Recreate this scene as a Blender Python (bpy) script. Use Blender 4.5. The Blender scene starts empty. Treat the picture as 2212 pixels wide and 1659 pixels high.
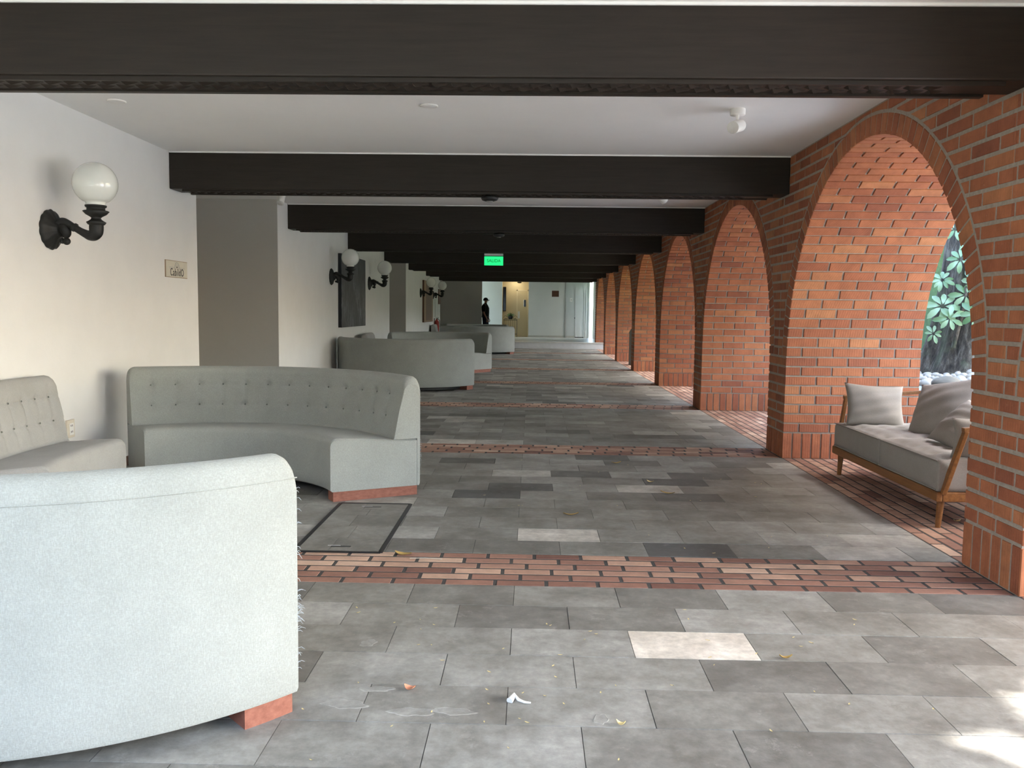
import bpy, bmesh, math, random
from mathutils import Vector, Matrix
random.seed(7)
PI = math.pi
S = bpy.context.scene
COL = S.collection

# ------------------------------------------------------------------ materials
def new_mat(name):
    m = bpy.data.materials.new(name); m.use_nodes = True
    nt = m.node_tree
    b = nt.nodes['Principled BSDF']
    return m, nt, b
def N(nt, typ, **kw):
    n = nt.nodes.new(typ)
    for k, v in kw.items():
        if k in n.inputs: n.inputs[k].default_value = v
        else: setattr(n, k, v)
    return n
def L(nt, a, b): nt.links.new(a, b)
def ramp(nt, fac, stops):
    r = nt.nodes.new('ShaderNodeValToRGB'); L(nt, fac, r.inputs[0])
    el = r.color_ramp.elements
    while len(el) < len(stops): el.new(0.5)
    for e, (p, c) in zip(el, stops):
        e.position = p; e.color = (*c, 1) if len(c) == 3 else c
    return r.outputs[0]
def objco(nt, scale=(1, 1, 1)):
    t = nt.nodes.new('ShaderNodeTexCoord'); mp = nt.nodes.new('ShaderNodeMapping')
    L(nt, t.outputs['Object'], mp.inputs[0]); mp.inputs['Scale'].default_value = scale
    return mp.outputs[0]
def noise(nt, co, scale, detail=4, rough=.6):
    n = N(nt, 'ShaderNodeTexNoise'); L(nt, co, n.inputs['Vector'])
    n.inputs['Scale'].default_value = scale; n.inputs['Detail'].default_value = detail
    n.inputs['Roughness'].default_value = rough
    return n.outputs[0]
def mixc(nt, fac, a, b, mode='MIX'):
    n = nt.nodes.new('ShaderNodeMix'); n.data_type = 'RGBA'; n.blend_type = mode
    if isinstance(fac, (int, float)): n.inputs[0].default_value = fac
    else: L(nt, fac, n.inputs[0])
    for i, v in ((6, a), (7, b)):
        if isinstance(v, tuple): n.inputs[i].default_value = (*v, 1) if len(v) == 3 else v
        else: L(nt, v, n.inputs[i])
    return n.outputs[2]
def bump(nt, b, h, strength=.3, dist=.01):
    n = N(nt, 'ShaderNodeBump'); n.inputs['Strength'].default_value = strength
    n.inputs['Distance'].default_value = dist
    L(nt, h, n.inputs['Height']); L(nt, n.outputs[0], b.inputs['Normal'])
def math_(nt, op, a, b=None):
    n = nt.nodes.new('ShaderNodeMath'); n.operation = op
    for i, v in ((0, a), (1, b)):
        if v is None: continue
        if isinstance(v, (int, float)): n.inputs[i].default_value = v
        else: L(nt, v, n.inputs[i])
    return n.outputs[0]

def plain(name, col, rough=.6, metal=0., var=.08, scale=12, bmp=0.05, spec=.5, coat=0.):
    m, nt, b = new_mat(name)
    co = objco(nt)
    f = noise(nt, co, scale)
    d = tuple(c * (1 - var) for c in col); u = tuple(min(1, c * (1 + var)) for c in col)
    L(nt, ramp(nt, f, [(.3, d), (.7, u)]), b.inputs['Base Color'])
    b.inputs['Roughness'].default_value = rough; b.inputs['Metallic'].default_value = metal
    b.inputs['Specular IOR Level'].default_value = spec
    if coat: b.inputs['Coat Weight'].default_value = coat; b.inputs['Coat Roughness'].default_value = .05
    if bmp: bump(nt, b, noise(nt, co, scale * 6), bmp, .004)
    return m
def emis(name, col, st):
    m, nt, b = new_mat(name)
    b.inputs['Base Color'].default_value = (*col, 1)
    b.inputs['Emission Color'].default_value = (*col, 1); b.inputs['Emission Strength'].default_value = st
    return m

def mat_plaster(name, col, sc=3.0):
    m, nt, b = new_mat(name)
    co = objco(nt)
    f = noise(nt, co, sc, 5)
    L(nt, ramp(nt, f, [(.3, tuple(c * .955 for c in col)), (.7, col)]), b.inputs['Base Color'])
    b.inputs['Roughness'].default_value = .85; b.inputs['Specular IOR Level'].default_value = .25
    bump(nt, b, noise(nt, co, 30, 6), .12, .01)
    return m
def attr(nt, name='rnd'):
    a = nt.nodes.new('ShaderNodeAttribute'); a.attribute_name = name
    return a.outputs['Fac']
def mat_brick(name, stops, ribs=True, rough=.75):
    m, nt, b = new_mat(name)
    co = objco(nt)
    base = ramp(nt, attr(nt), stops)
    n1 = noise(nt, co, 9, 6, .7)
    c = mixc(nt, 1.0, base, ramp(nt, n1, [(.25, (.72, .72, .72)), (.75, (1.18, 1.15, 1.12))]), 'MULTIPLY')
    n2 = noise(nt, co, 70, 3)
    c = mixc(nt, ramp(nt, n2, [(.66, (0, 0, 0)), (.8, (.35, .35, .35))]), c, (.55, .33, .24))
    L(nt, c, b.inputs['Base Color'])
    b.inputs['Roughness'].default_value = rough; b.inputs['Specular IOR Level'].default_value = .3
    h = noise(nt, co, 60, 5)
    if ribs:
        sx = nt.nodes.new('ShaderNodeSeparateXYZ'); L(nt, co, sx.inputs[0])
        s = math_(nt, 'SINE', math_(nt, 'MULTIPLY', math_(nt, 'ADD', sx.outputs[0], sx.outputs[1]), 300.))
        h = math_(nt, 'ADD', h, math_(nt, 'MULTIPLY', s, .22))
    bump(nt, b, h, .35, .004)
    return m
def mat_fabric(name, col, fleck, sc=1.0, amt=.5):
    m, nt, b = new_mat(name)
    co = objco(nt, (1, 1, 1))
    a = noise(nt, objco(nt, (1, 1, 3.2)), 120 * sc, 3, .6)
    a2 = noise(nt, objco(nt, (2.6, 2.6, .8)), 110 * sc, 2, .6)
    big = noise(nt, co, 5, 4)
    w = math_(nt, 'MULTIPLY', math_(nt, 'ADD', a, a2), .5)
    c = mixc(nt, ramp(nt, w, [(.4, (0, 0, 0)), (.68, (amt, amt, amt))]), col, fleck)
    c = mixc(nt, 1., c, ramp(nt, big, [(.3, (.93, .93, .93)), (.7, (1.04, 1.04, 1.04))]), 'MULTIPLY')
    L(nt, c, b.inputs['Base Color'])
    b.inputs['Roughness'].default_value = .95; b.inputs['Specular IOR Level'].default_value = .15
    b.inputs['Sheen Weight'].default_value = .08; b.inputs['Sheen Roughness'].default_value = .5
    bump(nt, b, w, .35, .003)
    return m
def mat_wood(name, c1, c2, axis=1, rough=.45, sc=8):
    m, nt, b = new_mat(name)
    s = [6, 6, 6]; s[axis] = .5
    f = noise(nt, objco(nt, tuple(s)), sc, 5, .65)
    L(nt, ramp(nt, f, [(.3, c1), (.7, c2)]), b.inputs['Base Color'])
    b.inputs['Roughness'].default_value = rough; b.inputs['Specular IOR Level'].default_value = .4
    bump(nt, b, f, .12, .004)
    return m
def mat_beam():
    m, nt, b = new_mat('dark_stained_wood')
    f = noise(nt, objco(nt, (.5, 8, 8)), 5, 6, .7)
    c = ramp(nt, f, [(.25, (.010, .007, .005)), (.75, (.027, .019, .0135))])
    fl = noise(nt, objco(nt, (1, 1, 2.2)), 34, 2, .5)
    c = mixc(nt, ramp(nt, fl, [(.80, (0, 0, 0)), (.86, (.5, .5, .5))]), c, (.3, .27, .22))
    L(nt, c, b.inputs['Base Color'])
    b.inputs['Roughness'].default_value = .5; b.inputs['Specular IOR Level'].default_value = .35
    bump(nt, b, f, .1, .004)
    return m
def mat_slate():
    m, nt, b = new_mat('slate_slabs')
    co = objco(nt)
    base = ramp(nt, attr(nt), [(0, (.085, .085, .082)), (.18, (.155, .148, .132)), (.5, (.220, .211, .19)), (.82, (.285, .277, .256)), (1, (.60, .55, .48))])
    n1 = noise(nt, co, 3.2, 8, .68); n2 = noise(nt, co, 22, 5, .7)
    c = mixc(nt, 1., base, ramp(nt, n1, [(.28, (.62, .60, .56)), (.5, (.98, .98, .97)), (.72, (1.42, 1.44, 1.45))]), 'MULTIPLY')
    c = mixc(nt, 1., c, ramp(nt, n2, [(.3, (.78, .78, .78)), (.7, (1.22, 1.22, 1.22))]), 'MULTIPLY')
    n3 = noise(nt, co, 7.5, 6, .75)
    c = mixc(nt, ramp(nt, n3, [(.60, (0, 0, 0)), (.64, (.22, .22, .22)), (.68, (.0, .0, .0))]), c, (.42, .40, .37))
    L(nt, c, b.inputs['Base Color'])
    b.inputs['Specular IOR Level'].default_value = .35
    L(nt, ramp(nt, n2, [(.3, (.5, .5, .5)), (.7, (.7, .7, .7))]), b.inputs['Roughness'])
    bump(nt, b, math_(nt, 'ADD', n1, math_(nt, 'MULTIPLY', n2, .35)), .35, .012)
    return m
def mat_bark():
    m, nt, b = new_mat('bark')
    f = noise(nt, objco(nt, (5, 5, 1.1)), 3.2, 8, .7); g = noise(nt, objco(nt), 3, 4)
    c = ramp(nt, f, [(.32, (.014, .011, .008)), (.5, (.07, .055, .04)), (.72, (.25, .22, .175))])
    c = mixc(nt, ramp(nt, g, [(.5, (0, 0, 0)), (.7, (.5, .5, .5))]), c, (.13, .17, .09))
    L(nt, c, b.inputs['Base Color']); b.inputs['Roughness'].default_value = .95
    bump(nt, b, f, .9, .04)
    return m
def mat_leaf(name, c1, c2):
    m, nt, b = new_mat(name)
    L(nt, ramp(nt, attr(nt), [(0, c1), (1, c2)]), b.inputs['Base Color'])
    b.inputs['Roughness'].default_value = .38; b.inputs['Specular IOR Level'].default_value = .6
    return m
def mat_painting(name, dark, light, scale):
    m, nt, b = new_mat(name)
    f = noise(nt, objco(nt, (1, 7, .8)), scale, 6, .7); g = noise(nt, objco(nt), 1.3, 3)
    c = ramp(nt, f, [(.45, dark), (.62, tuple(.5 * (a + q) for a, q in zip(dark, light))), (.75, light)])
    c = mixc(nt, ramp(nt, g, [(.4, (0, 0, 0)), (.6, (.7, .7, .7))]), c, dark)
    L(nt, c, b.inputs['Base Color']); b.inputs['Roughness'].default_value = .5
    return m

M = {}
M['plaster'] = mat_plaster('white_plaster', (.77, .76, .745))
M['ceil'] = mat_plaster('ceiling_paint', (.87, .86, .84), 1.2)
M['gray_plaster'] = mat_plaster('recess_plaster', (.52, .50, .46), 2)
M['cream'] = mat_plaster('cream_paint', (.62, .525, .345), 2)
M['cream_trim'] = mat_plaster('cream_trim_paint', (.74, .65, .47), 2)
M['light_block_paint'] = mat_plaster('light_block_paint', (.24, .24, .23), 2)
M['lobby_white'] = mat_plaster('lobby_paint', (.74, .74, .71), 2)
M['door_gray'] = mat_plaster('grey_door_paint', (.60, .62, .61), 2)
M['brick'] = mat_brick('red_brick', [(0, (.255, .085, .047)), (.3, (.325, .108, .053)), (.65, (.385, .138, .064)), (1, (.45, .190, .086))])
M['paver'] = mat_brick('floor_brick', [(0, (.18, .088, .068)), (.35, (.30, .162, .12)), (.7, (.44, .275, .20)), (1, (.60, .43, .325))], False)
M['mortar'] = plain('mortar', (.33, .287, .237), .95, var=.15, scale=40, bmp=.5)
M['joint'] = plain('dark_joint', (.05, .046, .042), .95, var=.2, scale=30, bmp=.3)
M['slate'] = mat_slate()
M['beam'] = mat_beam()
M['fabric'] = mat_fabric('sage_fabric', (.30, .312, .285), (.50, .52, .50), amt=.4)
M['fabric_gray'] = mat_fabric('grey_fabric', (.33, .325, .308), (.46, .455, .44), amt=.4)
M['linen'] = mat_fabric('linen', (.25, .222, .195), (.40, .365, .33), 1.3, .4)
M['button'] = plain('button_cloth', (.16, .17, .155), .9)
M['plinth'] = mat_wood('reddish_plinth_wood', (.20, .07, .045), (.31, .12, .08), 0, .5)
M['honey'] = mat_wood('honey_wood', (.15, .058, .016), (.26, .110, .033), 1, .4)
M['iron'] = plain('black_cast_iron', (.014, .014, .013), .55, 0., bmp=.2, spec=.4)
M['opal'] = plain('opal_glass', (.80, .81, .76), .12, var=.01, bmp=0, coat=.6)
M['white_metal'] = plain('white_metal', (.82, .80, .76), .4, var=.01, bmp=0)
M['lens'] = plain('lamp_lens', (.72, .70, .62), .08, .7, var=.3, scale=60, bmp=.3)
M['plastic'] = plain('cream_plastic', (.66, .60, .50), .45, var=.02, bmp=0)
M['white_plastic'] = plain('white_plastic', (.80, .79, .76), .4, var=.02, bmp=0)
M['black'] = plain('black_paint', (.01, .01, .011), .5, bmp=0)
M['sign'] = plain('sign_ceramic', (.66, .62, .52), .35, var=.04, bmp=0)
M['sign_line'] = plain('sign_gray', (.47, .46, .42), .5, bmp=0)
M['sign_edge'] = plain('sign_edge', (.36, .25, .16), .5, bmp=0)
M['ink'] = plain('black_ink', (.012, .012, .012), .5, bmp=0)
M['green'] = emis('green_exit_light', (.012, .62, .17), 1.1)
M['green_text'] = emis('green_ink', (.004, .16, .05), .7)
M['alu'] = plain('brushed_aluminium', (.72, .72, .70), .3, .3, var=.04, bmp=0)
M['platform'] = plain('pale_stone', (.52, .50, .45), .35, var=.06, bmp=.05)
M['riser'] = plain('pale_riser_stone', (.55, .55, .53), .5, var=.08, scale=5)
M['brown'] = mat_wood('brown_plaque_wood', (.07, .03, .018), (.14, .06, .035), 0)
M['frame_wood'] = mat_wood('picture_frame_wood', (.09, .035, .02), (.16, .07, .035), 2)
M['red'] = plain('red_paint', (.35, .03, .025), .35, bmp=0)
M['gray'] = plain('mid_gray', (.28, .28, .27), .6)
M['bark'] = mat_bark()
M['leaf'] = mat_leaf('vine_leaf', (.07, .15, .045), (.27, .38, .22))
M['sun_block'] = mat_leaf('sun_block_leaf', (.03, .07, .02), (.09, .15, .05))
M['pebble'] = plain('white_pebble', (.36, .33, .28), .7, var=.15, scale=8)
M['boulder'] = plain('boulder_stone', (.15, .13, .10), .8, var=.2, scale=9, bmp=.3)
M['kerb'] = plain('bluish_stone', (.22, .25, .28), .6, var=.1, scale=7)
M['ground'] = plain('courtyard_ground', (.50, .50, .49), .9, var=.2, scale=2)
M['lawn'] = plain('lawn', (.06, .10, .035), .9, var=.3, scale=9)
M['petal'] = plain('yellow_petal', (.64, .52, .25), .7, bmp=0)
M['leafdry'] = plain('dry_leaf', (.46, .30, .09), .7, bmp=0)
M['twig'] = plain('pale_twig', (.55, .50, .42), .7, bmp=0)
M['paper'] = plain('white_scrap', (.8, .79, .76), .8, bmp=0)
M['skin'] = plain('skin', (.24, .12, .07), .5, var=.03, bmp=0)
M['shirt'] = plain('dark_shirt', (.009, .010, .009), .95, bmp=.1, spec=.1)
M['trouser'] = plain('navy_trousers', (.012, .014, .024), .95, bmp=.1, spec=.1)
M['hair'] = plain('black_hair', (.01, .008, .007), .6, bmp=.2)
M['art_dark'] = mat_painting('dark_canvas', (.018, .02, .026), (.36, .40, .44), 7)
M['art_brown'] = mat_painting('brown_canvas', (.14, .075, .045), (.03, .022, .02), 4)
M['art_edge'] = plain('canvas_edge', (.012, .013, .016), .7, bmp=0)
M['art_tan'] = plain('tan_mount', (.33, .23, .15), .7, bmp=0)
M['thread'] = plain('loose_thread', (.36, .39, .40), .9, bmp=0)
M['glass_dark'] = plain('dark_window_glass', (.008, .009, .016), .1, bmp=0)
M['hedge'] = mat_leaf('hedge_leaf', (.05, .11, .035), (.16, .26, .10))

# ------------------------------------------------------------------ mesh helpers
class MB:
    def __init__(s): s.v = []; s.f = []; s.r = []; s.m = []; s.cur = 0.5; s.mi = 0
    def add(s, vs, fs, r=None):
        o = len(s.v); s.v += [tuple(v) for v in vs]
        for f in fs:
            s.f.append(tuple(i + o for i in f)); s.r.append(s.cur if r is None else r); s.m.append(s.mi)
    def box(s, a, b):
        (x0, y0, z0), (x1, y1, z1) = a, b
        s.add([(x0, y0, z0), (x1, y0, z0), (x1, y1, z0), (x0, y1, z0), (x0, y0, z1), (x1, y0, z1), (x1, y1, z1), (x0, y1, z1)],
              [(0, 3, 2, 1), (4, 5, 6, 7), (0, 1, 5, 4), (1, 2, 6, 5), (2, 3, 7, 6), (3, 0, 4, 7)])
    def hexa(s, p):   # 8 points: bottom ring 0-3 ccw from above, top ring 4-7
        s.add(p, [(0, 3, 2, 1), (4, 5, 6, 7), (0, 1, 5, 4), (1, 2, 6, 5), (2, 3, 7, 6), (3, 0, 4, 7)])
    def bar(s, a, b, w, h, up=(0, 0, 1), w2=None, h2=None):
        a = Vector(a); b = Vector(b); d = (b - a).normalized(); u = Vector(up)
        sd = d.cross(u).normalized(); u = sd.cross(d).normalized()
        w2 = w if w2 is None else w2; h2 = h if h2 is None else h2
        p = [a + sd * sx * w / 2 + u * sy * h / 2 for sx, sy in ((-1, -1), (1, -1), (1, 1), (-1, 1))] + \
            [b + sd * sx * w2 / 2 + u * sy * h2 / 2 for sx, sy in ((-1, -1), (1, -1), (1, 1), (-1, 1))]
        s.add(p, [(0, 1, 2, 3), (7, 6, 5, 4), (4, 5, 1, 0), (5, 6, 2, 1), (6, 7, 3, 2), (7, 4, 0, 3)])
    def tube(s, pts, r, n=10, cap=True):
        pts = [Vector(p) for p in pts]
        rr = r if isinstance(r, (list, tuple)) else [r] * len(pts)
        ref = None; rings = []
        for i, p in enumerate(pts):
            d = (pts[min(i + 1, len(pts) - 1)] - pts[max(i - 1, 0)]).normalized()
            if ref is None:
                ref = Vector((0, 0, 1)) if abs(d.z) < .9 else Vector((1, 0, 0))
            a = d.cross(ref).normalized(); b = a.cross(d).normalized(); ref = b
            rings.append([p + (a * math.cos(2 * PI * k / n) + b * math.sin(2 * PI * k / n)) * rr[i] for k in range(n)])
        s.grid(rings, closed=True)
        if cap:
            s.add(rings[0], [tuple(range(n))]); s.add(rings[-1], [tuple(reversed(range(n)))])
    def grid(s, rows, closed=False, flip=False):
        n = len(rows[0]); o = len(s.v)
        for r in rows: s.v += [tuple(p) for p in r]
        for i in range(len(rows) - 1):
            for k in range(n if closed else n - 1):
                q = (o + i * n + k, o + i * n + (k + 1) % n, o + (i + 1) * n + (k + 1) % n, o + (i + 1) * n + k)
                s.f.append(q[::-1] if flip else q); s.r.append(s.cur); s.m.append(s.mi)
    def lathe(s, prof, origin, axis='z', n=28, mod=None):
        o = Vector(origin); rows = []
        for r, h in prof:
            row = []
            for k in range(n):
                a = 2 * PI * k / n; q = r * (mod(a, r) if mod else 1)
                c, d = q * math.cos(a), q * math.sin(a)
                row.append(o + (Vector((c, d, h)) if axis == 'z' else Vector((h, c, d)) if axis == 'x' else Vector((d, h, c))))
            rows.append(row)
        s.grid(rows, closed=True)
        s.add(rows[0], [tuple(reversed(range(n)))]); s.add(rows[-1], [tuple(range(n))])
    def sphere(s, c, r, n=14, m=8, sc=(1, 1, 1)):
        c = Vector(c); rows = []
        for i in range(m + 1):
            t = PI * i / m
            t = min(max(t, .02), PI - .02)
            rows.append([c + Vector((r * sc[0] * math.sin(t) * math.cos(2 * PI * k / n), r * sc[1] * math.sin(t) * math.sin(2 * PI * k / n), -r * sc[2] * math.cos(t))) for k in range(n)])
        s.grid(rows, closed=True)
    def build(s, name, mats, parent=None, smooth=False, loc=None, recalc=True, bevel=0., seg=2, angle=None):
        me = bpy.data.meshes.new(name)
        me.from_pydata(s.v, [], s.f)
        if not isinstance(mats, (list, tuple)): mats = [mats]
        for m in mats: me.materials.append(m)
        if len(mats) > 1: me.polygons.foreach_set('material_index', s.m)
        at = me.attributes.new('rnd', 'FLOAT', 'FACE'); at.data.foreach_set('value', s.r)
        if recalc:
            bm = bmesh.new(); bm.from_mesh(me)
            bmesh.ops.recalc_face_normals(bm, faces=bm.faces)
            bm.to_mesh(me); bm.free()
        if smooth: me.polygons.foreach_set('use_smooth', [True] * len(me.polygons))
        o = bpy.data.objects.new(name, me); COL.objects.link(o)
        if parent is not None: o.parent = parent
        if loc: o.location = loc
        if bevel:
            bv = o.modifiers.new('bevel', 'BEVEL'); bv.width = bevel; bv.segments = seg; bv.limit_method = 'ANGLE'
            if smooth or angle: pass
        return o
def tag(o, label=None, cat=None, group=None, kind=None):
    if label: o['label'] = label
    if cat: o['category'] = cat
    if group: o['group'] = group
    if kind: o['kind'] = kind
    return o
def thing(name, label, cat, loc=(0, 0, 0), rz=0., group=None):
    o = bpy.data.objects.new(name, None); COL.objects.link(o)
    o.empty_display_size = .1
    o.location = loc; o.rotation_euler = (0, 0, rz)
    return tag(o, label, cat, group)
def dup(root, loc, rot, label=None, group=None):
    r = root.copy(); COL.objects.link(r); r.location = loc; r.rotation_euler = rot
    if label: r['label'] = label
    if group: r['group'] = group
    for ch in list(root.children):
        c = ch.copy(); COL.objects.link(c); c.parent = r
        for g in list(ch.children):
            d = g.copy(); COL.objects.link(d); d.parent = c
    return r
def text_mesh(name, txt, size, mat, parent, matrix, sx=1., ext=.001, sp=1., off=.008):
    cu = bpy.data.curves.new(name, 'FONT'); cu.body = txt; cu.size = size
    cu.align_x = 'CENTER'; cu.align_y = 'CENTER'; cu.extrude = ext; cu.offset = size * off; cu.space_character = sp
    t = bpy.data.objects.new(name, cu); COL.objects.link(t)
    me = bpy.data.meshes.new_from_object(t.evaluated_get(bpy.context.evaluated_depsgraph_get()))
    COL.objects.unlink(t); bpy.data.objects.remove(t)
    for v in me.vertices: v.co.x *= sx
    me.transform(matrix); me.materials.clear(); me.materials.append(mat)
    o = bpy.data.objects.new(name, me); COL.objects.link(o); o.parent = parent
    return o

# ------------------------------------------------------------------ dimensions (metres)
R, LX, H, HB = 2.2916, -3.3136, 2.708, 2.3735
SP, Y0, P0, PW, BD = 3.7545, .2502, .4168, .5301, .2621
T = 1.20                       # depth of the arcade wall
AR, SPR, RING = 1.61, .92, 1.735
YB = -.8                      # roof edge behind the camera
YE = 35.4                      # far wall

# ------------------------------------------------------------------ floor
def build_floor():
    mb = MB()
    mb.mi = 0                                     # bedding
    mb.box((LX - 2.6, -4, -.08), (R + T + .12, 29.9, -.0028))
    mb.mi = 1
    def slab(x0, x1, y0, y1, r, mi, j=.003, e=.0):
        mb.mi = mi; z = random.uniform(-.0012, .0008) if mi == 1 else -.001
        q = .0013 if mi == 1 else .004
        x0 += j; x1 -= j; y0 += j; y1 -= j
        vs = [(x0, y0, -.006), (x1, y0, -.006), (x1, y1, -.006), (x0, y1, -.006),
              (x0 + q, y0 + q, z), (x1 - q, y0 + q, z), (x1 - q, y1 - q, z), (x0 + q, y1 - q, z)]
        mb.add(vs, [(4, 5, 6, 7), (0, 1, 5, 4), (1, 2, 6, 5), (2, 3, 7, 6), (3, 0, 4, 7)], r)
    special = {}
    def rows(ya, yb, n, par, key):
        d = (yb - ya) / n
        for i in range(n):
            off = -.538 if (i + par) % 2 == 0 else -.775
            x = off - .4745 * 13
            while x < R:
                a, b = max(x, LX - 2.5), min(x + .4745, R)
                if b - a > .02:
                    r = min(max(random.gauss(.5, .19), .12), .86)
                    u = random.random()
                    if u < .05 and ya > 4: r = random.uniform(.02, .15)
                    elif u > .965 and ya > 4: r = random.uniform(.84, .92)
                    cx, cy = (a + b) / 2, ya + (i + .5) * d
                    for (sx, sy), sv in SPEC.items():
                        if abs(cx - sx) < .2 and abs(cy - sy) < .11: r = sv
                    slab(a, b, ya + i * d, ya + (i + 1) * d, r, 1, .0003)
                x += .4745
    SPEC = {(.645, 3.25): 1.0, (.88, 4.6): .03, (.88, 3.52): .78, (1.1, 3.80): .72, (1.57, 3.80): .3, (.65, 3.80): .25, (.41, 3.52): .3, (1.35, 3.52): .55,
            (.9, 6.0): .1, (1.15, 6.55): .06, (.6, 6.82): .1}
    def band(y0, x0, x1):
        for k in range(6):
            ya = y0 + k * .0893
            x = -1.144 - .2465 * 12 + [0, .12, .03, .15, .07, .19][k] - .2465
            while x < x1:
                a, b = max(x, x0), min(x + .2465, x1)
                if b - a > .03:
                    r = min(max(random.gauss(.5, .24), 0), 1)
                    if k in (0,): r *= .55
                    slab(a, b, ya, ya + .0893, r, 2, .0068)
                x += .2465
    rows(3.93 - .2722 * 28, 3.93, 28, 1, 'near')
    for n in range(1, 9):
        yb = P0 + n * SP - PW / 2 + .022
        band(yb, LX - 2.5, R)
        ya = yb + .536; yc = P0 + (n + 1) * SP - PW / 2 + .022
        if n == 8: yc = 29.9
        if yc > ya + .2: rows(ya, min(yc, 29.9), max(1, round((yc - ya) / .269)), n % 2, n)
    # brick paving under the arches, rows running with the arcade
    k = 0; x = R + .004
    while x < R + T + .08:
        y = -4 + (.1225 if k % 2 else 0)
        while y < 29.9:
            slab(x, min(x + .0885, R + T + .1), y, y + .245, min(max(random.gauss(.58, .2), 0), 1), 2, .0062)
            y += .245
        x += .0885; k += 1
    # flaked patches on the worn slabs near the viewer
    rf = random.Random(12)
    for (bx, by, ax, ay) in ((-.60, 2.685, .065, .032), (-.515, 2.80, .05, .02), (-.37, 2.64, .06, .030), (-.235, 2.65, .065, .022), (.24, 2.62, .02, .035), (-.62, 3.20, .03, .03)):
        n = 26; ph = [rf.uniform(0, 6) for _ in range(3)]
        def pt(k, f, z):
            a = 2 * PI * k / n; r = f * (1 + .16 * math.sin(2 * a + ph[0]) + .12 * math.sin(5 * a + ph[1]) + .06 * math.sin(9 * a + ph[2]))
            return (bx + ax * r * math.cos(a), by + ay * r * math.sin(a), z)
        mb.mi = 1
        o0, o1, o2 = [[pt(k, f, z) for k in range(n)] for f, z in ((1.12, .0005), (1.0, .0018), (.9, .0012))]
        mb.cur = .84; mb.grid([o0, o1], closed=True); mb.cur = .80; mb.grid([o1, o2], closed=True)
        mb.add(o2, [tuple(range(n))], .76)
    o = mb.build('floor', [M['joint'], M['slate'], M['paver']], recalc=False)
    tag(o, kind='structure')
build_floor()

# lobby platform at the far end
mb = MB(); mb.box((-6, 29.93, -.05), (R + 1.5, 37.5, .2)); mb.mi = 1; mb.box((-6, 29.9, .2), (R + 1.5, 37.5, .23)); mb.mi = 0
mb.box((-6, 29.915, 0), (R + .02, 29.94, .205))
tag(mb.build('trim_1', [M['riser'], M['platform']]), kind='structure')
mb = MB(); mb.box((-40, -40, -.3), (60, 90, -.09)); mb.mi = 1; mb.box((R + T + .12, -8, -.1), (16, 13, -.03))  # unseen pale paving strip, added to bounce light into the arcade
tag(mb.build('ground', [M['lawn'], M['ground']]), kind='structure')

mb = MB(); mb.box((-22, -12.5, -.2), (24, -12, 5.85))  # unseen wall added behind the camera to cut low sky light
tag(mb.build('wall_rear_light_block', M['light_block_paint']), kind='structure')
mb = MB(); mb.box((10.2, 11, -.2), (10.6, 60, 3.5))  # wall added beyond the arches to dim the deeper bays
tag(mb.build('wall_side_light_block', M['lawn']), kind='structure')
# ------------------------------------------------------------------ left wall, ceiling, lobby
REC = [(8.377, 11.058), (19.742, 22.322), (30.72, 33.7)]
mb = MB()
ys = [YB] + [v for r in REC for v in r]
segs = [(YB, REC[0][0]), (REC[0][1], REC[1][0]), (REC[1][1], REC[2][0])]
for a, b in segs: mb.box((LX - .25, a, 0), (LX, b, H + .02))
mb.mi = 1
for a, b in REC:
    mb.box((LX - 2.4, b - .006, 0), (LX - .002, b + .25, H + .02)) if b < 33 else mb.box((LX - 2.4, b, .1), (-1.98, b + .25, H + .02))
    mb.box((LX - 2.6, a - .25, 0), (LX - 2.4, b + .25, H + .02))
    mb.box((LX - 2.4, a - .25, 0), (LX - .251, a - .001, H + .02))
tag(mb.build('wall_left', [M['plaster'], M['gray_plaster']]), kind='structure')
mb = MB()
for a, b in segs: mb.box((LX, a, 0), (LX + .012, b, .075))
tag(mb.build('baseboard_left', M['brown']), kind='structure')
mb = MB(); mb.box((LX - 2.6, YB, H), (R + T + .3, 37.5, H + .2))
tag(mb.build('ceiling', M['ceil']), kind='structure')

mb = MB()
mb.box((-2.3, YE, .1), (-1.23, YE + .9, H)); mb.box((-.133, YE, .1), (2.40, YE + .9, H))
mb.mi = 1
mb.box((-1.23, YE + .5, .1), (-.133, YE + .9, H)); mb.box((-1.238, YE + .01, .1), (-1.228, YE + .5, H)); mb.box((-.138, YE + .01, .1), (-.128, YE + .5, H))
mb.mi = 2; mb.box((1.42, YE - .012, .23), (2.40, YE + .002, H))
mb.mi = 3; mb.box((1.375, YE - .02, .23), (1.39, YE + .002, H)); 
mb.mi = 0; mb.box((2.50, 30.75, 0), (2.8, 34.75, H))
tag(mb.build('wall_back', [M['lobby_white'], M['cream'], M['door_gray'], M['gray']]), kind='structure')
mb = MB(); mb.box((-.13, YE - .015, .23), (1.37, YE, .31)); mb.box((1.42, YE - .03, .23), (1.78, YE - .012, .31))
tag(mb.build('baseboard_back', M['platform']), kind='structure')
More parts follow.
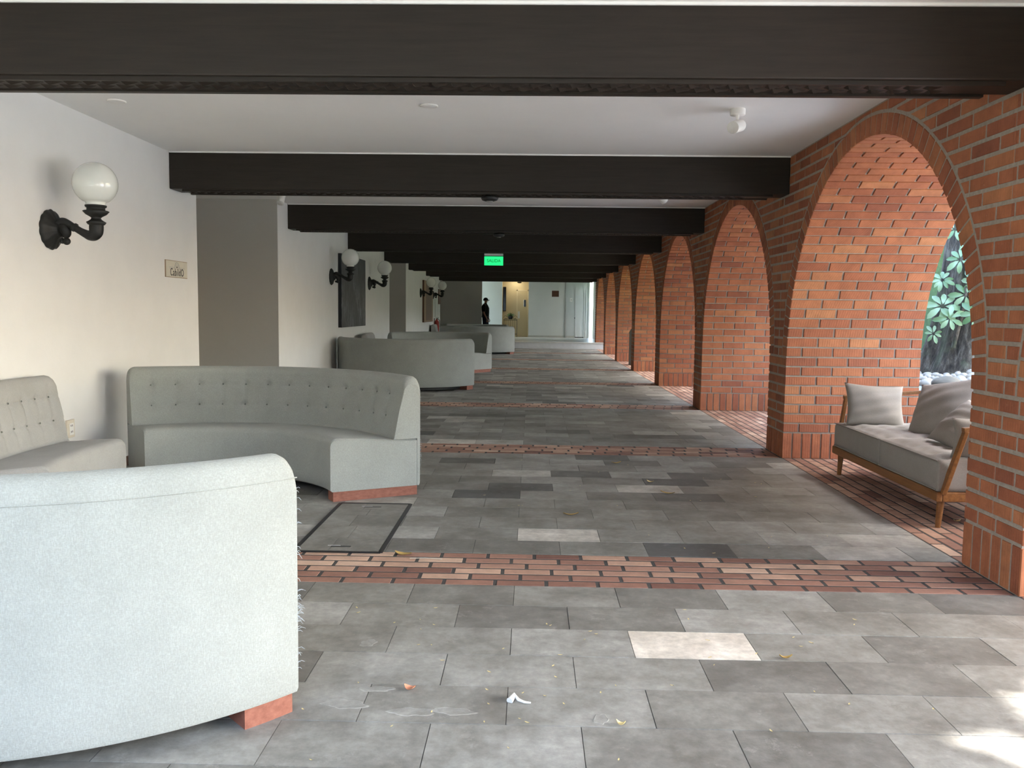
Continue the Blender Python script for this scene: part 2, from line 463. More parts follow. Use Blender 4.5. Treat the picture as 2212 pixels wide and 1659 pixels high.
# cream door in the recess
d = MB(); d.box((-.60, YE + .46, .235), (-.18, YE + .50, 2.16))
door = tag(d.build('door_1', M['cream']), kind='structure')
d = MB(); d.box((-.64, YE + .455, .235), (-.60, YE + .5, 2.20)); d.box((-.18, YE + .455, .235), (-.14, YE + .5, 2.20)); d.box((-.64, YE + .455, 2.16), (-.14, YE + .5, 2.20))
d.build('door_frame', M['cream_trim'], door)
d = MB(); d.box((-.33, YE + .452, 1.50), (-.25, YE + .462, 1.78)); d.build('door_window', M['glass_dark'], door)
d = MB(); d.box((-.36, YE + .454, 1.49), (-.325, YE + .463, 1.79)); d.build('window_trim', M['white_plastic'], door)
d = MB(); d.box((-.585, YE + .448, 1.0), (-.50, YE + .462, 1.30)); d.build('push_plate', M['alu'], door)
# narrow dark window beside it
w = MB(); w.box((-1.20, YE + .48, 1.32), (-1.10, YE + .505, 2.30))
win = tag(w.build('window_1', M['glass_dark']), kind='structure')
w = MB()
for a, b in (((-1.215, 1.30), (-1.20, 2.32)), ((-1.10, 1.30), (-1.085, 2.32)), ((-1.215, 2.30), (-1.085, 2.32)), ((-1.215, 1.30), (-1.085, 1.32))):
    w.box((a[0], YE + .47, a[1]), (b[0], YE + .505, b[1]))
w.build('window_frame', M['black'], win)
# grey door leaf at the right end of the lobby
d = MB(); d.box((1.80, YE - .03, .24), (2.17, YE - .014, 2.18))
door2 = tag(d.build('door_2', M['door_gray']), kind='structure')
d = MB(); d.box((1.80, YE - .034, 2.18), (2.40, YE - .012, 2.23)); d.box((2.17, YE - .05, .24), (2.21, YE - .012, 2.2)); d.box((2.24, YE - .05, .24), (2.28, YE - .012, 2.2)); d.box((2.35, YE - .05, .24), (2.40, YE - .012, 2.7))
d.build('door_frame', M['door_gray'], door2)
d = MB(); d.lathe([(.018, -.02), (.022, -.01), (.012, 0)], (1.79, YE - .03, 1.05), 'y', 12); d.build('door_knob', M['black'], door2)
d = MB(); d.box((1.80, YE - .032, .235), (2.17, YE - .012, .27)); d.build('door_sweep', M['black'], door2)

# ------------------------------------------------------------------ arcade wall in brick
def build_arcade():
    core = MB(); core.mi = 0
    q = .011
    FJ = .0105
    def brick(face, nrm, r, q=.012):        # 4 corner points (ordered), outward normal, sunk edges
        c = sum((Vector(p) for p in face), Vector()) / len(face); n = Vector(nrm)
        back = [Vector(p) - n * .001 for p in face]
        fr = []
        for p in face:
            p = Vector(p); dv = c - p
            fr.append(p + n * q + dv.normalized() * .0035)
        k = len(face)
        core.mi = 1
        core.add(back + fr, [tuple(range(k, 2 * k))] + [(i, (i + 1) % k, k + (i + 1) % k, k + i) for i in range(k)], r)
        core.mi = 0
    def rr(): return min(max(random.gauss(.5, .22), 0), 1)
    J = .0066
    narc = 58; course = (SPR - .235) / 8
    xi = R + .0045; xo = R + T
    for n in range(-1, 9):
        ya = P0 + n * SP; yb = ya + SP; yc = (ya + yb) / 2
        if n == 8:
            core.box((xi, ya - PW / 2 + q, -.05), (xo, ya + PW / 2 - q, H + .01))
            Yl, Yr = ya, ya + PW / 2
        # core: profile points of the opening
        arc = [(yc - (AR + q) * math.cos(PI * i / narc), SPR + (AR + q) * math.sin(PI * i / narc)) for i in range(narc + 1)]
        if n < 8:
            top = H + .01
            prof = [(yc - AR - q, -.05)] + arc + [(yc + AR + q, -.05)]
            for x, fl in ((xi, True), (xo, False)):
                fs = []
                vs = []
                def quad(a, b, c, d): 
                    o = len(vs); vs.extend([(x, *a), (x, *b), (x, *c), (x, *d)]); fs.append((o, o + 1, o + 2, o + 3) if not fl else (o + 3, o + 2, o + 1, o))
                quad((ya, -.05), (yc - AR - q, -.05), (yc - AR - q, top), (ya, top))
                quad((yc + AR + q, -.05), (yb, -.05), (yb, top), (yc + AR + q, top))
                for i in range(narc):
                    (y0, z0), (y1, z1) = arc[i], arc[i + 1]
                    quad((y0, z0), (y1, z1), (y1, top), (y0, top))
                core.add(vs, fs)
            for i in range(len(prof) - 1):
                (y0, z0), (y1, z1) = prof[i], prof[i + 1]
                core.add([(xi, y0, z0), (xi, y1, z1), (xo, y1, z1), (xo, y0, z0)], [(0, 1, 2, 3)])
        # bricks lining the opening (both jambs and the soffit)
        def path(s):    # s measured up the far jamb, over, and down; gives (y,z),(ny,nz) into the opening
            la = PI * (AR + q)
            if s < SPR: return (yc + AR + q, s), (-1, 0)
            if s < SPR + la:
                a = (s - SPR) / (AR + q)
                return (yc + (AR + q) * math.cos(a), SPR + (AR + q) * math.sin(a)), (-math.cos(a), -math.sin(a))
            return (yc - AR - q, 2 * SPR + la - s), (1, 0)
        la = PI * (AR + q)
        cuts = [(0, .235, 's')] + [(.235 + i * course, .235 + (i + 1) * course, 'b') for i in range(8)] + \
               [(SPR + i * la / narc, SPR + (i + 1) * la / narc, 'b') for i in range(narc)] + \
               [(SPR + la + i * course, SPR + la + (i + 1) * course, 'b') for i in range(8)] + [(2 * SPR + la - .235, 2 * SPR + la, 's')]
        if n < 8:
            for ci, (s0, s1, kind) in enumerate(cuts):
                j = 0 if kind == 's' and ci == 0 else J
                (ay, az), (ny, nz) = path(s0 + j); (by, bz), (my, mz) = path(s1 - J)
                nn = Vector((0, ny + my, nz + mz)).normalized()
                if kind == 's': edges = [R + i * (T / 14) for i in range(15)]
                else:
                    o = .138 if ci % 2 else 0
                    edges = [R] + [R + .276 * i + o for i in range(0 if o else 1, 6) if R + .276 * i + o < R + T - .05] + [R + T]
                for i in range(len(edges) - 1):
                    x0 = edges[i] + (J if i else .0); x1 = edges[i + 1] - (J if i < len(edges) - 2 else 0)
                    brick([(x0, ay, az), (x1, ay, az), (x1, by, bz), (x0, by, bz)], nn, rr(), .0105)
        # face bricks on the corridor side
        fn = (-1, 0, 0)
        lo, hi = (ya, yb) if n < 8 else (ya, ya + PW / 2)
        k = 0
        # soldier course on the piers
        for yy in [ya + i * PW / 6 for i in range(3)]:
            brick([(xi, yy + .0085, 0), (xi, yy + PW / 6 - .0085, 0), (xi, yy + PW / 6 - .0085, .235 - J), (xi, yy + .0085, .235 - J)], fn, rr(), .0045)
        if n < 8:
            for yy in [yb - PW / 2 + i * PW / 6 for i in range(3)]:
                brick([(xi, yy + .0085, 0), (xi, yy + PW / 6 - .0085, 0), (xi, yy + PW / 6 - .0085, .235 - J), (xi, yy + .0085, .235 - J)], fn, rr(), .0045)
        z = .235; row = 0
        rh = (H - .235) / 29
        rc = RING + .022
        while row < 29:
            z0, z1 = z + FJ, z + rh - FJ
            y = ya + (0 if row % 2 else -.138) - .0
            pts = [ya - .276 + i * .276 + (0 if row % 2 else .138) for i in range(16)]
            for i in range(len(pts) - 1):
                a, b = pts[i] + .0085, pts[i + 1] - .0085
                a = max(a, lo); b = min(b, hi)
                if b - a < .02: continue
                if n == 8: brick([(xi, a, z0), (xi, b, z0), (xi, b, z1), (xi, a, z1)], fn, rr(), .0045); continue
                def lim(zz):
                    if zz < SPR: return AR
                    dd = rc * rc - (zz - SPR) ** 2
                    return math.sqrt(dd) if dd > 0 else -1
                zs = [z0 + (z1 - z0) * t / 4 for t in range(5)]
                ls = [lim(t) for t in zs]
                if z0 >= SPR + rc: brick([(xi, a, z0), (xi, b, z0), (xi, b, z1), (xi, a, z1)], fn, rr(), .0045); continue
                if z1 > SPR + rc * .93:
                    zb = [max(z0, SPR + math.sqrt(max(0, rc * rc - (t - yc) ** 2))) for t in [a + (b - a) * w / 6 for w in range(7)]]
                    if z1 - min(zb) > .012:
                        zb = [min(t, z1 - .003) for t in zb]
                        brick([(xi, a + (b - a) * w / 6, zb[w]) for w in range(7)] + [(xi, b, z1), (xi, a, z1)], fn, rr(), .0045)
                    continue
                if a < yc:                      # left of the arch
                    pr = [min(b, yc - l) for l in ls]
                    if max(pr) - a > .02:
                        bot = (xi, a, zs[0])
                        poly = [(xi, a, zs[0])] + [(xi, max(p, a + .004), t) for p, t in zip(pr, zs)] + [(xi, a, zs[-1])]
                        brick(poly, fn, rr(), .0045)
                if b > yc:
                    pr = [max(a, yc + l) for l in ls]
                    if b - min(pr) > .02:
                        poly = [(xi, min(p, b - .004), t) for p, t in zip(pr, zs)][::-1] + [(xi, b, zs[0]), (xi, b, zs[-1])]
                        poly = [(xi, b, zs[-1])] + poly[:5] + [(xi, b, zs[0])]
                        brick(poly, fn, rr(), .0045)
            z += rh; row += 1
        # ring of headers round the arch
        if n < 8:
            for i in range(narc):
                a0 = PI * i / narc + .0045; a1 = PI * (i + 1) / narc - .0045
                brick([(xi, yc + r * math.cos(a), SPR + r * math.sin(a)) for r, a in ((AR - q + .0, a0), (RING, a0), (RING, a1), (AR - q + .0, a1))], fn, rr(), .0045)
    o = core.build('wall_right', [M['mortar'], M['brick']], recalc=False)
    tag(o, kind='structure')
build_arcade()

# ------------------------------------------------------------------ beams
BEAM_LABELS = {0: None,
    1: 'nearest black wooden ceiling beam, across the top of the picture',
    2: 'second black ceiling beam, its left end just past the name plaque',
    3: 'third black ceiling beam, over the grey recess in the left wall',
    4: 'fourth black ceiling beam, just before the first dark painting',
    5: 'fifth black ceiling beam, behind the green exit sign',
    6: 'sixth black ceiling beam, over the second grey recess',
    7: 'seventh black ceiling beam, above the brown framed painting',
    8: 'farthest black ceiling beam, over the pale lobby step'}
def carved():
    mb = MB()
    x0, x1 = LX + .11, R - .14
    mb.box((x0, .018, HB - .012), (x1, BD - .012, HB + .002))
    mb.box((x0, .018, HB - .020), (x1, .035, HB - .012)); mb.box((x0, BD - .05, HB - .022), (x1, BD - .012, HB - .012))
    p = .092; k = 0; x = x0 + .05
    zb = HB - .012
    while x < x1 - .25:
        for y, sh in ((.078, 0), (.150, .04)):
            a = x + sh
            mb.add([(a, y - .030, zb), (a + .078, y - .006, zb), (a + .078, y + .012, zb), (a, y + .030, zb), (a + .018, y, zb - .016), (a + .066, y + .003, zb - .004)],
                   [(0, 1, 5, 4), (1, 2, 5), (2, 3, 4, 5), (3, 0, 4)])
        x += p
    return mb
beam_src = None
for n in range(1, 9):
    if beam_src is None:
        t = thing('ceiling_beam', BEAM_LABELS[n], 'beam', (0, Y0 + n * SP, 0), 0, 'dark beams across the ceiling')
        b = MB(); b.box((LX, 0, HB), (R + .004, BD, H + .004)); b.build('timber', M['beam'], t, bevel=.008)
        carved().build('carved_underside', M['beam'], t)
        b = MB(); b.box((LX + .01, -.012, H - .012), (R, 0.0, H)); b.build('caulk_strip', M['ceil'], t)
        t['kind'] = 'thing'; beam_src = t
    else: dup(beam_src, (0, Y0 + n * SP, 0), (0, 0, 0), BEAM_LABELS[n])

# little black ceiling fittings under the beams
def fitting(loc, label):
    t = thing('smoke_detector', label, 'smoke detector', loc, 0, 'dark detectors under the beams')
    b = MB(); b.lathe([(.075, 0), (.08, -.012), (.07, -.03), (.045, -.038)], (0, 0, 0), 'z', 20); b.build('housing', M['black'], t, True)
    b = MB(); b.lathe([(.03, -.036), (.028, -.046)], (0, 0, 0), 'z', 14); b.build('sensor_cap', M['gray'], t, True)
    return t
f0 = fitting((-.40, Y0 + 2 * SP + .13, HB - .031), 'small black detector under the second beam from the viewer')
dup(f0, (-.46, Y0 + 3 * SP + .13, HB - .031), (0, 0, 0), 'small black detector under the third beam, above the exit sign')
dup(f0, (-.45, Y0 + 8 * SP + .13, HB - .031), (0, 0, 0), 'tiny black detector under the farthest beam')

# white flush discs in the ceiling
def disc(x, y, label):
    t = thing('ceiling_cover', label, 'ceiling cover', (x, y, H), 0, 'flush white covers in the ceiling')
    b = MB(); b.lathe([(.062, 0), (.062, -.006), (.056, -.010), (.05, -.007), (.01, -.0065)], (0, 0, 0), 'z', 32); b.build('rim', M['white_metal'], t, True)
    b = MB(); b.lathe([(.05, -.0065), (.045, -.008), (.01, -.0085)], (0, 0, 0), 'z', 24); b.build('plate', M['ceil'], t, True)
disc(-.728, 5.975, 'round white flush cover in the middle of the ceiling')
disc(-2.874, 5.904, 'round white flush cover in the ceiling near the left wall')

# ------------------------------------------------------------------ spotlights
def spot(loc, yaw, tilt, label):
    t = thing('ceiling_spotlight', label, 'spotlight', loc, 0, 'white cylinder spotlights on the ceiling')
    b = MB(); b.lathe([(.052, 0), (.052, -.036), (.050, -.04), (.01, -.04)], (0, 0, 0), 'z', 28); b.build('ceiling_rose', M['white_metal'], t, True)
    b = MB(); b.lathe([(.012, -.038), (.010, -.075)], (0, 0, 0), 'z', 12); b.build('stem', M['white_metal'], t, True)
    d = Vector((math.cos(yaw) * math.cos(tilt), math.sin(yaw) * math.cos(tilt), -math.sin(tilt)))
    c = Vector((0, 0, -.115)); a = c - d * .065; e = c + d * .095
    b = MB(); b.tube([a - d * .004, a, a + d * .004, c, e - d * .003, e, e - d * .002, e - d * .006, e - d * .02], [.034, .040, .042, .042, .042, .041, .036, .033, .03], 28); hd = b.build('head', M['white_metal'], t, True)
    b = MB(); b.tube([e - d * .021, e - d * .012, e - d * .008], [.031, .029, .016], 24); b.build('lens', M['lens'], hd, True)
    return t
spot((1.403, 6.02, H), math.radians(238), math.radians(16), 'white cylinder spotlight on the ceiling before the second beam, aimed left')
spot((-2.93, 9.95, H), math.radians(268), math.radians(55), 'white spotlight beside the left recess, only its round end showing')
spot((1.40, 9.55, H), math.radians(35), math.radians(35), 'white spotlight tilted right, just before the third beam')
spot((1.40, 13.3, H), math.radians(200), math.radians(45), 'small white spotlight half hidden between third and fourth beams')

# ------------------------------------------------------------------ wall sconces
def smooth(pts, rr, k=5):
    P_ = [Vector(p) for p in pts]; out = []; ro = []
    for i in range(len(P_) - 1):
        a, b, c, d = P_[max(i - 1, 0)], P_[i], P_[i + 1], P_[min(i + 2, len(P_) - 1)]
        for j in range(k):
            t = j / k
            out.append(.5 * (2 * b + (c - a) * t + (2 * a - 5 * b + 4 * c - d) * t * t + (3 * b - a - 3 * c + d) * t ** 3)); ro.append(rr[i] + (rr[i + 1] - rr[i]) * t)
    return out + [P_[-1]], ro + [rr[-1]]
def sconce(y, label):
    t = thing('wall_sconce', label, 'wall lamp', (LX, y, 1.82), 0, 'black iron globe lamps on the left wall')
    b = MB(); b.lathe([(.128, 0), (.132, .010), (.118, .026), (.085, .040), (.055, .055), (.046, .075)], (0, 0, 0), 'x', 72, mod=lambda a, r: 1 + (.055 * abs(math.sin(7 * a)) if r > .05 else 0)); b.build('back_plate', M['iron'], t, True)
    b = MB()
    pts = [(.05, 0, .03), (.085, 0, .052), (.115, 0, .047), (.16, 0, .022), (.21, 0, -.008), (.25, 0, -.028), (.275, 0, -.036), (.30, 0, -.032), (.318, 0, -.012), (.322, 0, .02), (.322, 0, .055)]
    b.tube(*smooth(pts, [.034, .030, .026, .023, .024, .029, .036, .043, .046, .046, .044]), 22); arm = b.build('arm', M['iron'], t, True)
    b = MB(); b.tube([(.158, 0, .024), (.166, 0, .019), (.176, 0, .013), (.182, 0, .009)], [.022, .031, .031, .022], 16); b.build('collar', M['iron'], arm, True)
    b = MB(); b.tube(*smooth([(.075, 0, .03), (.105, 0, 0), (.112, 0, -.03), (.10, 0, -.055)], [.03, .036, .03, .014]), 16); b.sphere((.112, 0, -.078), .026); b.sphere((.085, 0, -.076), .02); b.build('scroll', M['iron'], t, True)
    c = .322
    b = MB(); b.lathe([(.040, .05), (.055, .058), (.064, .072), (.050, .080), (.034, .092), (.030, .102), (.040, .110), (.066, .125), (.085, .146), (.078, .150), (.06, .150), (.058, .170), (.068, .176), (.070, .186), (.06, .190), (.02, .19)], (c, 0, -.02), 'z', 36); b.build('candle_cup', M['iron'], t, True)
    b = MB()
    prof = [(.066, .168), (.062, .182), (.068, .192)]
    cz = .315
    for i in range(1, 25):
        a = -PI / 2 + .5 + (PI - .5) * i / 24
        prof.append((max(.145 * math.cos(a), .002), cz + .145 * math.sin(a)))
    b.lathe(prof, (c, 0, -.002), 'z', 40); b.build('globe_shade', M['opal'], t, True)
    return t
s0 = sconce(5.81, 'black iron wall lamp with white globe, nearest of all, left of the name plaque')
dup(s0, (LX, 13.98, 1.83), (0, 0, 0), 'globe wall lamp just before the dark painting, its globe overlapping it')
dup(s0, (LX, 17.25, 1.83), (0, 0, 0), 'globe wall lamp just past the dark painting on the left wall')
dup(s0, (LX, 25.22, 1.81), (0, 0, 0), 'globe wall lamp before the brown framed painting')
dup(s0, (LX, 28.41, 1.81), (0, 0, 0), 'farthest globe wall lamp, beside the small brown frame')

# ------------------------------------------------------------------ signs, outlet, pictures
def on_left_wall(y, z, dx=.0):     # matrix mapping text XY to the wall plane facing +X
    return Matrix(((0, 0, 1, dx), (1, 0, 0, y), (0, 1, 0, z), (0, 0, 0, 1)))
t = thing('name_plaque', 'small cream plaque reading Cabildo on the left white wall', 'sign', (LX, 7.865, 1.65))
b = MB(); b.box((0, -.235, -.073), (.010, .235, .073)); b.build('plaque_board', M['sign'], t)
b = MB()
for a, c in (((0, -.24, -.078), (.008, .24, -.073)), ((0, -.24, .073), (.008, .24, .078)), ((0, -.24, -.078), (.008, -.235, .078)), ((0, .235, -.078), (.008, .24, .078))): b.box(a, c)
b.build('plaque_edge', M['sign_edge'], t)
text_mesh('lettering', 'CabildO', .098, M['ink'], t, on_left_wall(0, -.032, .0105), .80, sp=1.14, off=0.)
b = MB()
pts = [(.0105, .045 * math.cos(PI - a) * 1.15 - .0, .008 + .052 * math.sin(a)) for a in [PI * i / 16 for i in range(17)]]
b.tube(pts, .003, 6)
b.tube([(.0105, y_, z_) for y_, z_ in [(.034 * math.cos(PI - PI * i / 16), .008 + .036 * math.sin(PI * i / 16)) for i in range(17)]], .0025, 6)
for z in (.004, .014): b.box((.010, -.17, z), (.0112, -.05, z + .004)); b.box((.010, .05, z), (.0112, .17, z + .004))
b.build('arch_emblem', M['sign_line'], t)
b = MB(); b.lathe([(.009, 0), (.009, .0015)], (.010, 0, .018), 'x', 14); b.build('emblem_dot', M['ink'], t)

t = thing('wall_outlet', 'cream double socket low on the left wall behind the grey sofa', 'outlet', (LX, 5.965, .42))
b = MB(); b.box((0, -.05, -.065), (.016, .05, .065)); b.build('cover_plate', M['plastic'], t, bevel=.004)
b = MB(); b.box((.014, -.022, -.045), (.019, .03, .04)); b.build('socket_insert', M['white_plastic'], t)
for z in (.022, -.022):
    for y in (-.006, .012): b = MB(); b.box((.018, y - .003, z - .007), (.0196, y + .003, z + .007)); b.build('socket_slot', M['black'], t)

def painting(name, y0, y1, z0, z1, depth, face, edge, label, border=None):
    t = thing(name, label, 'painting', (LX, (y0 + y1) / 2, (z0 + z1) / 2))
    a, c = (y1 - y0) / 2, (z1 - z0) / 2
    b = MB(); b.box((.001, -a, -c), (depth, a, c)); b.build('stretcher_frame', edge, t)
    if border:
        b = MB(); b.box((depth, -a + .03, -c + .02), (depth + .003, a - .03, c - .02)); b.build('mount', border, t)
        b = MB(); b.box((depth + .003, -a * .55, -c + .05), (depth + .006, a * .72, c - .05)); b.build('canvas', face, t)
    else:
        b = MB(); b.box((depth, -a + .004, -c + .004), (depth + .004, a - .004, c - .004)); b.build('canvas', face, t)
painting('wall_painting', 14.49, 16.59, .985, 2.25, .055, M['art_dark'], M['art_edge'], 'tall black painting with white streaks on the left wall')
painting('wall_painting', 25.70, 28.02, .93, 2.21, .05, M['art_brown'], M['frame_wood'], 'brown framed painting farther along the left wall', M['art_tan'])
painting('small_picture', 30.02, 30.62, 1.52, 2.05, .02, M['brown'], M['frame_wood'], 'small brown picture at the far corner of the left wall')

t = thing('fire_extinguisher', 'red fire extinguisher hung low on the far left wall', 'fire extinguisher', (LX + .10, 28.75, .53))
b = MB(); b.lathe([(.07, 0), (.078, .01), (.078, .36), (.06, .42), (.03, .45), (.025, .48)], (0, 0, 0), 'z', 20); b.build('cylinder', M['red'], t, True)
b = MB(); b.box((-.02, -.015, .47), (.05, .015, .5)); b.build('valve', M['black'], t)
b = MB(); b.box((-.02, -.012, .515), (.07, .012, .525)); b.build('handle', M['black'], t)
b = MB(); b.tube([(.03, 0, .48), (.09, 0, .44), (.10, .01, .3), (.09, .01, .12)], .010, 8); b.build('hose', M['black'], t, True)
b = MB(); b.box((-.098, -.01, .05), (-.07, .01, .5)); b.build('bracket', M['gray'], t)
b = MB(); b.box((LX, 29.0, 1.07), (LX + .02, 29.36, 1.66))
tag(b.build('notice_panel', M['alu'], bevel=.003), 'narrow grey panel on the left wall above the fire extinguisher', 'sign')

# exit sign
ey = Y0 + 4 * SP - .02
t = thing('exit_sign', 'lit green SALIDA exit sign hanging under the dark beams', 'exit sign', (-.69, ey, 2.22))
b = MB(); b.box((-.168, -.025, .062), (.168, .025, .10)); b.build('housing', M['alu'], t, bevel=.004)
b = MB(); b.box((-.168, -.012, .05), (.168, .012, .062)); b.build('light_slot', M['black'], t)
b = MB(); b.box((-.168, -.006, -.108), (.168, .006, .052)); b.build('panel', M['green'], t)
text_mesh('lettering', 'SALIDA', .082, M['green_text'], t, Matrix(((1, 0, 0, 0), (0, 0, -1, -.0075), (0, 1, 0, -.028), (0, 0, 0, 1))), .92, off=.012)
for x in (-.12, .12): b = MB(); b.box((x - .006, -.006, .10), (x + .006, .006, HB - 2.22 + .03)); b.build('hanger', M['black'], t)

# lobby wall plates
def plate(name, x0, x1, z0, z1, y, mat, label, cat, inner):
    t = thing(name, label, cat, ((x0 + x1) / 2, y, (z0 + z1) / 2))
    a, c = (x1 - x0) / 2, (z1 - z0) / 2
    b = MB(); b.box((-a, -.015, -c), (a, 0, c)); b.build('board', mat, t, bevel=.003)
    b = MB()
    if inner == 'lines':
        for i, z in enumerate((.05, .02, -.01, -.04)): b.box((-a * .8, -.017, z), (a * (.8 if i % 2 else .6), -.0145, z + .008))
        b.build('engraved_line', M['frame_wood'], t)
    else:
        b.lathe([(.018, -.017), (.018, -.013)], (.01, 0, 0), 'y', 14); b.build('dial', M['gray'], t)
plate('lobby_plaque', .83, 1.12, 1.92, 2.17, YE, M['brown'], 'square dark brown plaque on the white lobby wall', 'plaque', 'lines')
plate('wall_control', 1.57, 1.68, 1.72, 1.88, YE - .012, M['white_plastic'], 'small square plate beside the grey lobby door', 'switch plate', 'dial')

# ------------------------------------------------------------------ curved sofas
def arc_sofa(cx, cy, ro, a0, a1, label, fab, buttons=(), res=.03, seam=False, sd=.64, group='curved upholstered sofas', h=.84, pl=.068, sm=1.):
    """concave side faces the centre; a0<a1 in degrees"""
    t = thing('curved_sofa', label, 'sofa', (cx, cy, 0), 0, group)
    A0, A1 = math.radians(a0), math.radians(a1)
    ln = (A1 - A0) * ro; nA = max(12, int(ln / res))
    # angle samples, denser at the rounded ends
    us = sorted(set([i / nA for i in range(nA + 1)] + [e / ln for e in (.004, .012, .022, .035, .05)] + [1 - e / ln for e in (.004, .012, .022, .035, .05)]))
    def P(d, z, a): return ((ro - d) * math.cos(a), (ro - d) * math.sin(a), z)
    # backrest profile (d from outer face inward, z)
    prof = [(.008, pl), (.001, pl + .015)] + [(0, z) for z in (.2, .4, .6, .72, .77)] + [(.004, .795), (.016, .82), (.035, .835), (.06, .84), (.085, .836), (.104, .822), (.117, .80)]
    inner = []
    zz = .78
    while zz > .40:
        k = (.80 - zz) / .40
        inner.append((.117 + .075 * k ** 1.6 + .012 * math.sin(PI * k), zz)); zz -= res * .8
    prof += inner + [(.20, .402), (.022, .402), (.022, pl + .01), (.02, pl)]
    rc = .055
    rows = []
    for u in us:
        a = A0 + (A1 - A0) * u; e = min(u, 1 - u) * ln
        row = []
        for i, (d, z) in enumerate(prof):
            z *= h / .84 if z > .4 else 1
            if e < rc and z > .6:
                drop = rc - math.sqrt(max(0, rc * rc - (rc - e) ** 2)); z -= drop * min(1, (z - .6) / .2)
            dd = d
            if e < .012 and .01 < d < .19: pass
            if buttons and d > .10 and .41 < z < .82 and i > 12:
                arc = u * ln
                for (bu, bz) in buttons:
                    r2 = ((bu * ln - arc) ** 2 + (bz - z) ** 2)
                    if r2 < .02: dd -= .018 * math.exp(-r2 / (2 * .019 ** 2))
                    if abs(bu * ln - arc) < .02 and abs(bz - z) < .12: dd -= .0028 * sm * math.exp(-((bu * ln - arc) / .008) ** 2)
                    if abs(bz - z) < .015 and abs(bu * ln - arc) < .10: dd -= .0022 * sm * math.exp(-((bz - z) / .008) ** 2)
            row.append(P(dd, z, a))
        rows.append(row)
    mb = MB(); mb.grid(rows, closed=True)
    n = len(prof)
    mb.add(rows[0], [tuple(range(n))]); mb.add(rows[-1], [tuple(reversed(range(n)))])
    bk = mb.build('backrest', fab, t, True)
    sharp_ends(bk)
    # seat
    sp = [(.024, pl), (.024, .400), (.10, .400), (.203, .4005), (.26, .404), (.34, .413), (.44, .423), (.54, .429), (sd - .045, .430), (sd - .02, .424), (sd - .006, .410), (sd, .388), (sd, .25), (sd, .14), (sd, pl + .012), (sd - .012, pl)]
    rows = []
    for u in us:
        a = A0 + (A1 - A0) * u; e = min(u, 1 - u) * ln
        row = []
        for d, z in sp:
            if e < .02 and z > .38: z -= .012 * (1 - e / .02)
            row.append(P(d, z, a))
        rows.append(row)
    mb = MB(); mb.grid(rows, closed=True); n = len(sp)
    mb.add(rows[0], [tuple(range(n))]); mb.add(rows[-1], [tuple(reversed(range(n)))])
    sharp_ends(mb.build('seat', fab, t, True))
    # wooden plinth blocks under both ends
    for s in (0, 1):
        w = .17 / ro
        b0, b1 = (A0 + .012 / ro, A0 + .012 / ro + w) if s == 0 else (A1 - .012 / ro - w, A1 - .012 / ro)
        mb = MB(); ring = []
        k = 5
        for i in range(k + 1):
            a = b0 + (b1 - b0) * i / k
            ring.append([P(.018, 0, a), P(sd - .02, 0, a), P(sd - .02, pl + .002, a), P(.018, pl + .002, a)])
        mb.grid(ring, closed=True); mb.add(ring[0], [(0, 1, 2, 3)]); mb.add(ring[-1], [(3, 2, 1, 0)])
        mb.build('plinth_block', M['plinth'], t)
    # dark base board set back under the body
    mb = MB(); ring = []
    for i in range(nA // 2 + 1):
        a = A0 + .2 / ro + (A1 - A0 - .4 / ro) * i / (nA // 2)
        ring.append([P(.16, .012, a), P(sd - .16, .012, a), P(sd - .16, pl + .002, a), P(.16, pl + .002, a)])
    mb.grid(ring, closed=True); mb.add(ring[0], [(0, 1, 2, 3)]); mb.add(ring[-1], [(3, 2, 1, 0)])
    mb.build('base_board', M['black'], t)
    if seam:
        mb = MB(); mb.tube([P(-.0005, .765 * h / .84, A0 + (A1 - A0) * i / 80) for i in range(81)], .0022, 6); mb.build('top_seam', fab, t, True)
    for (bu, bz) in buttons:
        a = A0 + (A1 - A0) * bu; k = (.80 - bz) / .40
        d = .117 + .075 * k ** 1.6 + .012 * math.sin(PI * k) - .0165
        c = Vector(P(d, bz, a)); mb = MB()
        nrm = Vector((-math.cos(a), -math.sin(a), .12)).normalized()
        mb.tube([c, c + nrm * .003, c + nrm * .0045], [.006, .0055, .002], 10); mb.build('tuft_button', M['button'], bk, True)
    return t
def sharp_ends(o):
    m = o.modifiers.new('split', 'EDGE_SPLIT'); m.split_angle = math.radians(48)
def frayed(parent, pts_fn, zr, n, seed, ln=.035):
    rnd = random.Random(seed); mb = MB()
    for i in range(n):
        z = zr[0] + (zr[1] - zr[0]) * rnd.random() ** (1.0)
        if rnd.random() < .55: z = zr[0] + (zr[1] - zr[0]) * (.22 + .22 * rnd.random())
        p, out, side = pts_fn(z)
        l = ln * rnd.uniform(.25, 1.0)
        d = (out * rnd.uniform(.5, 1) + side * rnd.uniform(-.5, .5) + Vector((0, 0, rnd.uniform(-.7, .4)))).normalized()
        mb.tube([p - d * .004, p + d * l * .5 + Vector((0, 0, .003)), p + d * l + Vector((0, 0, -.35 * l * rnd.random()))], [.0011, .0009, .0005], 4)
    o = mb.build('frayed_thread', M['thread'], parent); o['kind'] = 'stuff'
def edge_fn(ro, ang):
    a = math.radians(ang)
    out = Vector((math.cos(a), math.sin(a), 0)); side = Vector((-math.sin(a), math.cos(a), 0))
    return lambda z: (Vector((ro * math.cos(a), ro * math.sin(a), z)), out, side)

